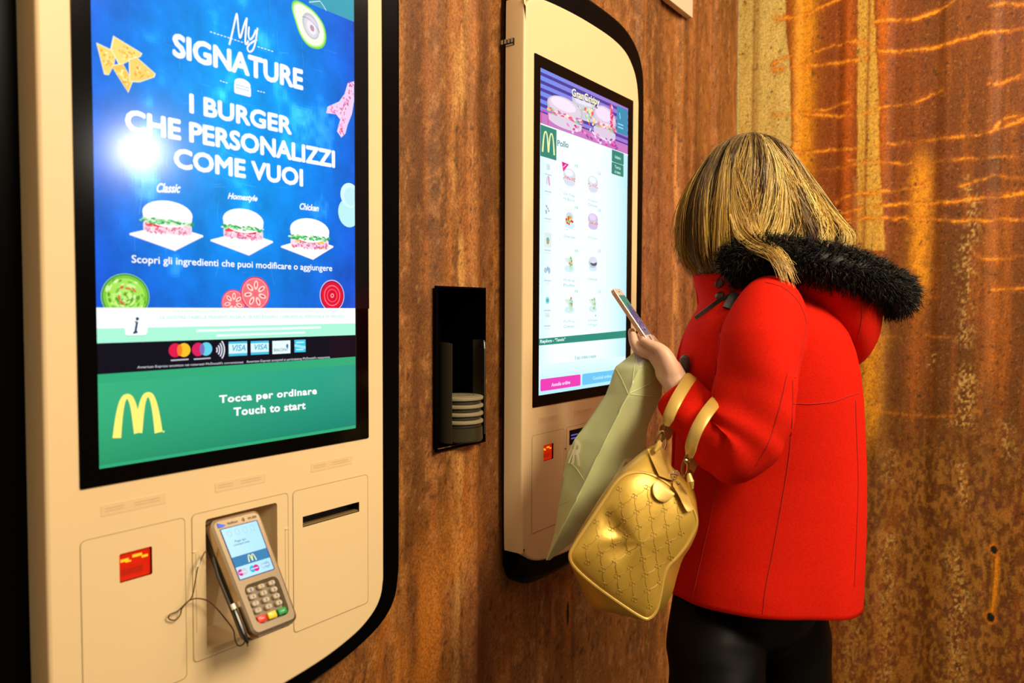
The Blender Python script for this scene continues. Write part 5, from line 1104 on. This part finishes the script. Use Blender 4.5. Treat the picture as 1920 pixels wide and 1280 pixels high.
def hair_strands(N, seed):
    r = np.random.default_rng(seed); V = []; F = []; Cc = []; K = 13; cl = r.uniform(0, 360, 150)
    for s in range(N):
        phi = r.uniform(24, 336); lock = cl[np.argmin(np.abs(cl - phi))]; pr = catmull(hair_prof(phi), 3); ln = r.uniform(.90, 1.03) if r.random() > .25 else r.uniform(.55, .9); k0 = r.uniform(0.0, .10)
        ts = np.linspace(k0, min(1, ln), K) * (len(pr) - 1); R = np.interp(ts, range(len(pr)), pr[:, 0]); Z = np.interp(ts, range(len(pr)), pr[:, 1]); u = np.linspace(0, 1, K)
        lay = r.random() ** 1.4 * .012; ph = phi + (lock - phi) * .55 * u ** 1.3 + r.normal(0, 4) * u + 13 * math.sin(lock * .37) * u ** 1.6 + 5 * np.sin(u * 5 + lock)
        if r.random() < .04: R = R + r.uniform(.0, .014) * u ** 1.5; ph = ph + r.normal(0, 10) * u
        R = R - lay + .0080 * math.sin(lock * 1.7) * u + .0028 * np.sin(u * 7 + lock); Z = Z - lay * .35 * (1 - u) - r.uniform(0, .012) * u ** 3
        a = np.radians(ph); P = HB + np.outer(R * np.cos(a), FV) + np.outer(R * np.sin(a), LV) + np.outer(Z, ZV); P[:, 2] += .0006 * np.sin(u * 20 + s)
        V.append(P); tone = r.random(); lt_ = .5 + .5 * math.sin(lock * 12.9 + 3 * math.sin(lock * 5.1)); rt = np.array((.10, .052, .016)); lt = [np.array(x) for x in ((.075, .036, .009), (.20, .105, .022), (.56, .32, .05), (.84, .56, .11), (.96, .74, .27))][min(4, int((tone * .38 + .62 * lt_) * 5))]
        Cc.append(rt + (lt - rt) * np.clip(u * 1.9 + r.normal(0, .15), .08, 1)[:, None])
    P = np.array(V); T = np.gradient(P, axis=1); T /= np.linalg.norm(T, axis=2)[..., None] + 1e-9; ax = np.cross(T, P - HB); ax /= np.linalg.norm(ax, axis=2)[..., None] + 1e-9; bx = np.cross(T, ax)
    w = (.00058 * np.concatenate([np.linspace(.8, 1, 4), np.ones(K - 8), np.linspace(1, .25, 4)]))[None, :, None]
    ring = np.stack([P + ax * w, P - ax * w * .5 + bx * w * .87, P - ax * w * .5 - bx * w * .87], 2); vv = ring.reshape(-1, 3)
    b = (np.arange(N) * K * 3)[:, None, None] + (np.arange(K - 1) * 3)[None, :, None]; F = []
    for q in ((0, 1, 4, 3), (1, 2, 5, 4), (2, 0, 3, 5)): F.append((b + np.array(q)[None, None, :]).reshape(-1, 4))
    return vv, np.vstack(F), np.repeat(np.array(Cc)[:, :, None, :], 3, 2).reshape(-1, 3)
hv, hf, hcol = hair_strands(6500, 17)
# a few loose locks that fall over the fur
loose = []; lc = []
r = np.random.default_rng(31)
locks = [(r.normal(0, 1, 4), (.50, .29, .055) if k % 3 == 0 else (.86, .60, .17)) for k in range(9)]
for k in range(260):
    q, col = locks[k % 9]; j = r.normal(0, 1, 4); bx, by = 16 * q[0], 7 * q[1]
    p = catmull(A((1392 + bx + 5 * j[0], 400 + by, 1.400), (1402 + bx + 5 * j[0], 440 + by + 3 * j[1], 1.384), (1428 + .8 * bx + 5 * j[0], 464 + .8 * by + 3 * j[1], 1.352), (1456 + .6 * bx + 4 * j[2], 482 + .7 * by + 3 * j[1], 1.322), (1472 + .6 * bx + 4 * j[2], 506 + 8 * q[2] + 7 * j[3], 1.312), (1478 + .7 * bx + 5 * j[2], 522 + 10 * q[2] + 9 * j[3], 1.310)), 4)
    n_ = int(len(p) * r.uniform(.55, 1)); loose.append(p[:max(n_, 8)]); lc.append(np.array(col) * r.uniform(.7, 1.1))
mb = MB(); cc = []
for p, c in zip(loose, lc): v_, f_ = tube(p, np.linspace(.0006, .0003, len(p)), 3, False); mb.add(v_, f_); cc += [c] * len(v_)
for k in range(320):              # wind-blown ends at the back
    j = r.normal(0, 1, 4); dz = .02 * j[3]; p = catmull(A((1488 + 14 * j[0], 345 + 14 * j[1], 1.425 + dz), (1525 + 13 * j[0], 395 + 12 * j[1], 1.435 + dz), (1548 + 12 * j[0], 430 + 13 * j[1], 1.445 + dz), (1566 + 11 * j[2], 450 + 16 * j[1] - 10 * abs(j[3]), 1.45 + dz)), 4); v_, f_ = tube(p, np.linspace(.0006, .0002, len(p)), 3, False); mb.add(v_, f_); cc += [[(.62, .37, .09), (.80, .56, .2)][k % 2]] * len(v_)
allv = np.vstack([np.array(v2), hv, np.array(mb.v)]); o1 = len(v2); o2 = o1 + len(hv)
allf = [tuple(q) for q in f2] + (hf + o1).tolist() + [tuple(i + o2 for i in q) for q in mb.f]
cols = np.vstack([np.tile((.07, .036, .010), (len(v2), 1)), hcol, np.array(cc)])
hair = obj('hair', allv, allf, mat('blonde_hair', rough=0.36, spec=0.45, attr='tint'), woman, label='shoulder-length blonde hair with dark roots'); point_colors(hair, cols)

# ------------------------------------------------------------------ phone in her hand
ph_c = at(1190, 590, 1.468); pw = RGT * 21 + UPV * 3 + FWD * 55; pw /= np.linalg.norm(pw); pl_ = -RGT * 60 + UPV * 94 + FWD * 18; pl_ -= pw * (pl_ @ pw); pl_ /= np.linalg.norm(pl_); pn = np.cross(pw, pl_); pn = pn if pn @ (CAM - ph_c) > 0 else -pn
PW, PL, PT = .060, .124, .0085
def pp(u, v, n=0.0): return ph_c + pw * u + pl_ * v + pn * n
phone = thing('smartphone', pp(0, -PL / 2), "white smartphone showing a photo, held in the woman's left hand", 'phone')
ro = lambda d, n, r: [pp(a, b, n) for a, b in rrect(-PW / 2 + d, -PL / 2 + d, PW / 2 - d, PL / 2 - d, r, 5)]
MB().add(*loft([ro(.0012, -PT, .008), ro(0, -PT + .0012, .0085), ro(0, -.0012, .0085)], True, False)).build('case', mat('rose_gold_metal', (0.75, 0.42, 0.24), 0.3, metal=.6), phone)
MB().add(*loft([ro(0, -.0012, .0085), ro(.0009, 0, .008)], False, True)).build('front_glass', mat('white_glass', (0.85, 0.80, 0.72), 0.15), phone)
D = Display(lambda u, v, k: pp(u, v, .0003 + .00002 * k)); hw, hh = .0262, .046
D.rect(-hw, -hh, hw, hh, (60, 52, 90)); D.poly([(-hw, hh), (hw, hh), (hw, hh * .25), (.0, hh * .62), (-hw, hh * .05)], (44, 138, 116)); D.poly([(-.004, hh * .55), (.012, hh * .45), (hw, -.01), (hw, -hh * .6), (-hw, -hh * .7), (-hw, -.005)], (92, 84, 120))
r = np.random.default_rng(4)
for k in range(60): D.ell(r.uniform(-hw + .003, hw - .003), r.uniform(-hh * .8, hh * .35), r.uniform(.001, .0035), r.uniform(.001, .003), [(120, 110, 150), (70, 60, 80), (150, 130, 150), (52, 70, 110), (90, 120, 130)][r.integers(5)], r.uniform(0, 3), 8)
D.rect(-hw, -hh, hw, -hh * .78, (120, 110, 110)); D.ell(.0, -hh * .66, .004, .004, (230, 60, 50)); D.ell(.013, -hh * .66, .004, .004, (90, 150, 210)); D.ell(-.013, -hh * .66, .004, .004, (90, 150, 210))
D.build('phone_screen', lit_screen, phone)
MB().add(*tube([pp(0, -.0535, .0001), pp(0, -.0535, .0004)], .0052, 20)).build('home_button', mat('home_ring', (0.25, 0.10, 0.08), 0.3), phone)
MB().add(*box((-1, -1, -1), (1, 1, 1))).v
m = MB(); m.add([pp(-.006, .0535, .0002), pp(.006, .0535, .0002), pp(.006, .0548, .0002), pp(-.006, .0548, .0002)], [(0, 1, 2, 3)]); m.build('earpiece', dark_grey, phone, smooth=False)

# ------------------------------------------------------------------ pale green carrier bag hanging from her fingers
rows = [(658, 1191, 1212, 1239, 0.0), (672, 1174, 1208, 1240, .4), (688, 1153, 1200, 1241, .75), (712, 1146, 1188, 1242, .9), (741, 1135, 1178, 1241, 1), (768, 1117, 1164, 1229, 1), (795, 1098, 1150, 1216, 1), (825, 1076, 1135, 1210, 1), (855, 1063, 1121, 1205, 1), (890, 1056, 1105, 1190, 1), (930, 1049, 1085, 1162, 1), (965, 1044, 1066, 1132, .9), (1000, 1039, 1050, 1094, .7), (1028, 1031, 1036, 1058, .4), (1052, 1023, 1025, 1028, .1)]
Rw = np.array(rows, float); yy = np.linspace(658, 1050, 70); ev = [np.interp(yy, Rw[:, 0], Rw[:, k]) for k in range(5)]
front = []; back = []; NS = 12
for i, y in enumerate(yy):
    l, m_, rr_, t = ev[1][i], ev[2][i], ev[3][i], ev[4][i]; fr_ = []; bk = []
    for j in range(2 * NS + 1):
        u = j / NS
        px = l + (m_ - l) * u if u <= 1 else m_ + (rr_ - m_) * (u - 1); tri = u if u <= 1 else 2 - u
        w = float(fbm(np.array(px / 60.), np.array(y / 70.), 71, 2)) - .5
        dep = 1.452 - .062 * t * tri + .012 * w * t * min(1, tri * 3) + (.01 if u > 1 else 0) * (u - 1) * t
        fr_.append(at(px, y, dep)); bk.append(at(px, y, 1.458 + .034 * t * math.sin(math.pi * u / 2) + .010 * w * t * min(1, tri * 3)))
    front.append(fr_); back.append(bk)
ring = [fr_ + bk[::-1][1:-1] for fr_, bk in zip(front, back)]
bag_m = mat('pale_green_plastic', (0.66, 0.75, 0.38), 0.38, spec=0.4, noise=(8, .04, (1, 1, 1)), bump=(14, .12, .01))
gb = thing('carrier_bag', at(1029, 1050, 1.455), "pale green plastic carrier bag with cream letters hanging from the woman's hand", 'bag')
bag_o = MB().add(*loft(ring, True, True)).build('bag_body', bag_m, gb, deg=60); tree_b = bvh(bag_o)
# gathered neck: puckers and the grey inside showing
castd = lambda q: (lambda h: at(*q, 1.448) if h is None else h)(cast(tree_b, *q, lift=.0015))
mb = MB(); mb.add(*loft([[castd(q) for q in ((1187, 660), (1193, 672), (1199, 690))], [castd(q) for q in ((1200, 659), (1206, 668), (1202, 688))], [castd(q) for q in ((1214, 664), (1214, 670), (1206, 684))]], False, False, closed=False)); mb.build('bag_lining', mat('grey_lining', (0.55, 0.53, 0.60), 0.5), gb, label='grey inside of the bag mouth')
for pts in ([(1155, 692), (1166, 712), (1178, 739)], [(1190, 668), (1188, 700), (1184, 730)], [(1181, 737), (1200, 728), (1222, 716), (1238, 700)], [(1182, 739), (1210, 742), (1239, 744)], [(1179, 741), (1164, 768), (1135, 825), (1105, 890), (1085, 930), (1066, 965), (1038, 1028)], [(1236, 668), (1234, 690), (1240, 712)], [(1098, 905), (1082, 880), (1070, 868)], [(1098, 908), (1074, 934), (1050, 946)]):
    stitched(tree_b, pts, .0016, 'crease', bag_m, bag_o, lift=-.0009)
def decal(tree, s, a, b, top, slope, col_m, name, parent, bold=.05, shear=0.0, lift=.0028):
    (x0, y0), (x1, y1) = a, b; v, f = text_shape(s, bold, 0.0); hv, _ = text_shape('H', bold, 0.0); H = hv[:, 1].max(); u = (v[:, 0] - v[:, 0].min()) / (np.ptp(v[:, 0])); h = v[:, 1] / H
    px = x0 + u * (x1 - x0) + h * (top[0] - x0); py = y0 + u * (y1 - y0) + h * (top[1] - y0); P = [cast(tree, q, w, lift) for q, w in zip(px, py)]
    ok = [p is not None for p in P]; P = [p if p is not None else np.zeros(3) for p in P]; F = [q for q in f if all(ok[i] for i in q)]
    return MB().add(P, F).build(name, col_m, parent, smooth=False)
ink = mat('cream_print', (0.98, 0.92, 0.62), 0.5)
decal(tree_b, 'R', (1074, 867), (1091, 873), (1080, 824), 0, ink, 'letter', bag_o, .03); decal(tree_b, 'I', (1067, 867), (1070, 868), (1076, 842), 0, ink, 'letter', bag_o, .03)
decal(tree_b, 'R', (1147, 896), (1172, 888), (1168, 860), 0, ink, 'letter', bag_o, .03)

# ------------------------------------------------------------------ gold handbag on her forearm
gold = mat('gold_leather', (0.62, 0.385, 0.055), 0.36, metal=0.42, spec=0.5, noise=(14, .10, (1, 1, 1)), bump=(160, .12, .001))
gold_trim = mat('gold_trim', (0.66, 0.43, 0.095), 0.36, metal=0.35)
gold_line = mat('monogram_brown', (0.40, 0.235, 0.035), 0.5, metal=.2)
brass = mat('antique_brass', (0.45, 0.30, 0.12), 0.25, metal=1.0)
pip = catmull([(1212, 887), (1241, 900), (1262, 916), (1290, 941), (1303, 964), (1304, 986), (1289, 1018), (1270, 1043), (1253, 1061), (1244, 1083), (1239, 1110), (1231, 1143), (1218, 1158), (1204, 1157), (1166, 1133), (1112, 1094), (1078, 1063), (1069, 1043), (1077, 1022), (1105, 979), (1133, 937), (1158, 901), (1182, 887)], 5, True)
sil = catmull([(1236, 836), (1258, 872), (1280, 893), (1301, 918), (1308, 958), (1309, 988), (1296, 1022), (1280, 1048), (1270, 1078), (1258, 1118), (1234, 1150), (1214, 1162), (1186, 1158), (1146, 1148), (1108, 1136), (1088, 1096), (1071, 1062), (1066, 1040), (1076, 1012), (1106, 962), (1146, 902), (1180, 866), (1214, 840)], 5, True)
DB = 1.235; gc = pip.mean(0)
def bag_ring(P, dep, s=1.0): c = P.mean(0); return [at(*(c + (p - c) * s), dep + .00012 * (p[0] - 1190) - .00010 * (p[1] - 1020)) for p in P]
hb = thing('handbag', at(1210, 1160, 1.31), "gold leather handbag with embossed pattern hanging from the woman's forearm", 'handbag')
face = []
for s, d in ((.0, -.022), (.25, -.021), (.5, -.018), (.75, -.012), (.9, -.006), (1.0, 0.0)):
    R = []
    for p in pip:
        q = gc + (p - gc) * max(s, .001); w = float(fbm(np.array(q[0] / 60.), np.array(q[1] / 60.), 91, 3)) - .5
        dent = .016 * math.exp(-(((q[0] - 1155 - (q[1] - 990) * .32) / 14) ** 2)) * smooth(950, 985, np.array(q[1])) * smooth(1085, 1040, np.array(q[1]))
        R.append(at(*q, DB + .00012 * (q[0] - 1190) - .00010 * (q[1] - 1020) + d + .010 * w * (1 - s * s) + dent))
    face.append(R)
body_r = face[::-1][:0] + face + [bag_ring(pip * .35 + sil * .65, DB + .028), bag_ring(sil, DB + .060), bag_ring(sil, DB + .082, .995), bag_ring(pip * .5 + sil * .5, DB + .118, .97), bag_ring(pip, DB + .135, .93), bag_ring(pip, DB + .142, .5)]
bb = MB().add(*loft(body_r, True, True)).build('bag_body', gold, hb, deg=80); tree_g = bvh(bb)
MB().add(*tube(np.array([at(*p, DB + .00012 * (p[0] - 1190) - .00010 * (p[1] - 1020) + .001) for p in np.vstack([pip, pip[:2]])]), .0032, 8)).build('piping', gold_trim, bb)
# embossed repeat: linked double-loop emblems joined by dotted diagonals
def inside(p, poly):
    c = False
    for i in range(len(poly)):
        a, b = poly[i], poly[(i + 1) % len(poly)]
        if (a[1] > p[1]) != (b[1] > p[1]) and p[0] < (b[0] - a[0]) * (p[1] - a[1]) / (b[1] - a[1]) + a[0]: c = not c
    return c
ex = np.array((.90, .43)); ey = np.array((-.40, .92)); st = 31.0; gm = MB(); shr = gc + (pip - gc) * .95
def flat(p, lift=.0003): return cast(tree_g, p[0], p[1], lift)
def engr(pts, w):
    Q = [flat(p) for p in pts]
    if any(q is None for q in Q) or len(Q) < 2: return
    gm.add(*tube(Q, w, 4, False))
for i in range(-9, 10):
    for j in range(-9, 10):
        c = gc + ex * st * (i + .5 * (j % 2)) + ey * st * .8 * j
        if not inside(c, shr) or c[1] < 905: continue
        for sx in (-1, 1):       # two mirrored open loops, side by side
            engr([c + ex * (sx * 2.6 + 3.0 * math.cos(t)) + ey * 3.6 * math.sin(t) for t in np.linspace(.5, 5.8, 10)] if sx > 0 else [c + ex * (sx * 2.6 - 3.0 * math.cos(t)) + ey * 3.6 * math.sin(t) for t in np.linspace(.5, 5.8, 10)], .00055)
        for k, dv in enumerate((ex * .5 * st + ey * .8 * st, -ex * .5 * st + ey * .8 * st)):
            e = c + dv
            if inside(e, shr): engr([c + dv * (.22 + .56 * q / 8) + ex * 1.6 * math.sin(q * math.pi / 8) * (1 if k else -1) for q in range(9)], .0005)
gm.build('embossed_pattern', gold_line, bb)
# folded leather top
top_v, top_f = loft([[at(1214, 842, 1.285), at(1236, 836, 1.292), at(1246, 842, 1.300), at(1254, 852, 1.31)], [at(1222, 862, 1.268), at(1244, 868, 1.275), at(1250, 872, 1.287), at(1256, 868, 1.30)], [at(1236, 892, 1.246), at(1252, 898, 1.25), at(1262, 900, 1.262), at(1264, 890, 1.28)]], False, False, closed=False)
MB().add(top_v, top_f).build('top_flap', gold_trim, bb)
# rounded tab, zip pull, zip ring
def tab(poly, th, name, m, parent, lift=.003, bul=.0):
    P = [cast(tree_g, *p, lift) for p in poly]; c = np.mean(P, 0); n = CAM - c; n /= np.linalg.norm(n); a = [p + n * th for p in P]
    return MB().add(*loft([P, a, [c + (q - c) * .92 + n * th * .35 for q in a]], True, True)).build(name, m, parent)
arc = [(1224 + 0, 908), (1222, 918), (1224, 928), (1231, 937), (1242, 941), (1253, 938), (1260, 931), (1263, 926), (1254, 918), (1242, 907), (1232, 902)]
tab(catmull(arc, 4, True), .003, 'leather_tab', gold_trim, hb)
zp = [(1257, 909), (1268, 904), (1275, 912), (1286, 934), (1295, 952), (1294, 957), (1287, 960), (1281, 955), (1268, 930)]
tab(catmull(zp, 4, True), .0035, 'zip_pull', gold_trim, hb, lift=.006)
for (px, py), rr_ in (((1256, 899), .0062), ((1262, 892), .0050)):
    c = cast(tree_g, px, py, .008); a = np.arange(18) * 2 * math.pi / 17.
    MB().add(*tube([c + RGT * rr_ * math.cos(t) + UPV * rr_ * .8 * math.sin(t) - FWD * .002 * math.sin(2 * t) for t in a], .0014, 6)).build('zip_ring', mat('silver_ring', (0.8, 0.72, 0.66), 0.15, metal=1.0), hb)
c = cast(tree_g, 1264, 912, .0095); MB().add(*ellipsoid(c, np.eye(3), (.0026, .0026, .0026), 12, 8)).build('stud', brass, hb)
# two handles over the forearm
def handle(nm_pts, w, name):
    C = catmull([at(*p) for p in nm_pts], 7); s = []; L = len(C)
    for i in range(L):
        t = C[min(i + 1, L - 1)] - C[max(i - 1, 0)]; t /= np.linalg.norm(t); ax = (LS[8] - LS[5]); ax /= np.linalg.norm(ax); sd = ax - t * (ax @ t); sd /= np.linalg.norm(sd); n = np.cross(t, sd)
        ww = w * (.62 + .38 * min(1, min(i, L - 1 - i) / 4)); s.append([C[i] + sd * ww + n * .001, C[i] + sd * ww * .6 + n * .003, C[i] - sd * ww * .6 + n * .003, C[i] - sd * ww + n * .001, C[i] - sd * ww - n * .0015, C[i] + sd * ww - n * .0015])
    return MB().add(*loft(s)).build(name, gold_trim, hb)
handle([(1248, 797, 1.288), (1256, 775, 1.286), (1268, 750, 1.296), (1284, 723, 1.328), (1297, 706, 1.372), (1296, 718, 1.422), (1276, 764, 1.438), (1252, 806, 1.39), (1246, 822, 1.352)], .0105, 'handle')
handle([(1292, 856, 1.246), (1297, 830, 1.240), (1308, 802, 1.240), (1325, 774, 1.254), (1343, 752, 1.290), (1347, 752, 1.345), (1336, 778, 1.388), (1316, 806, 1.392), (1302, 850, 1.36), (1294, 884, 1.326)], .0105, 'handle')
def link(a, b, w, nm):           # oval metal link between two points
    a, b = np.asarray(a), np.asarray(b); d = b - a; L = np.linalg.norm(d); d /= L; s = np.cross(d, FWD); s /= np.linalg.norm(s)
    MB().add(*tube([(a + b) / 2 + d * (L / 2) * math.cos(t) + s * w * math.sin(t) for t in np.arange(21) * 2 * math.pi / 20], .0021, 6)).build(nm, brass, hb)
for q in (((1249, 794, 1.288), (1241, 812, 1.288)), ((1243, 808, 1.285), (1232, 834, 1.283)), ((1291, 852, 1.245), (1289, 868, 1.246)), ((1286, 862, 1.242), (1283, 892, 1.248)), ((1246, 820, 1.352), (1240, 846, 1.335)), ((1294, 882, 1.326), (1293, 905, 1.31))): link(at(*q[0]), at(*q[1]), .0048, 'handle_ring')
for p0, p1 in (((1238, 828, 1.287), (1228, 846, 1.272)), ((1291, 888, 1.25), (1297, 916, 1.246))):
    a, b = at(*p0), at(*p1); MB().add(*tube([a, (a + b) / 2 - FWD * .003, b], [.004, .006, .003], 10)).build('handle_loop', gold_trim, hb)
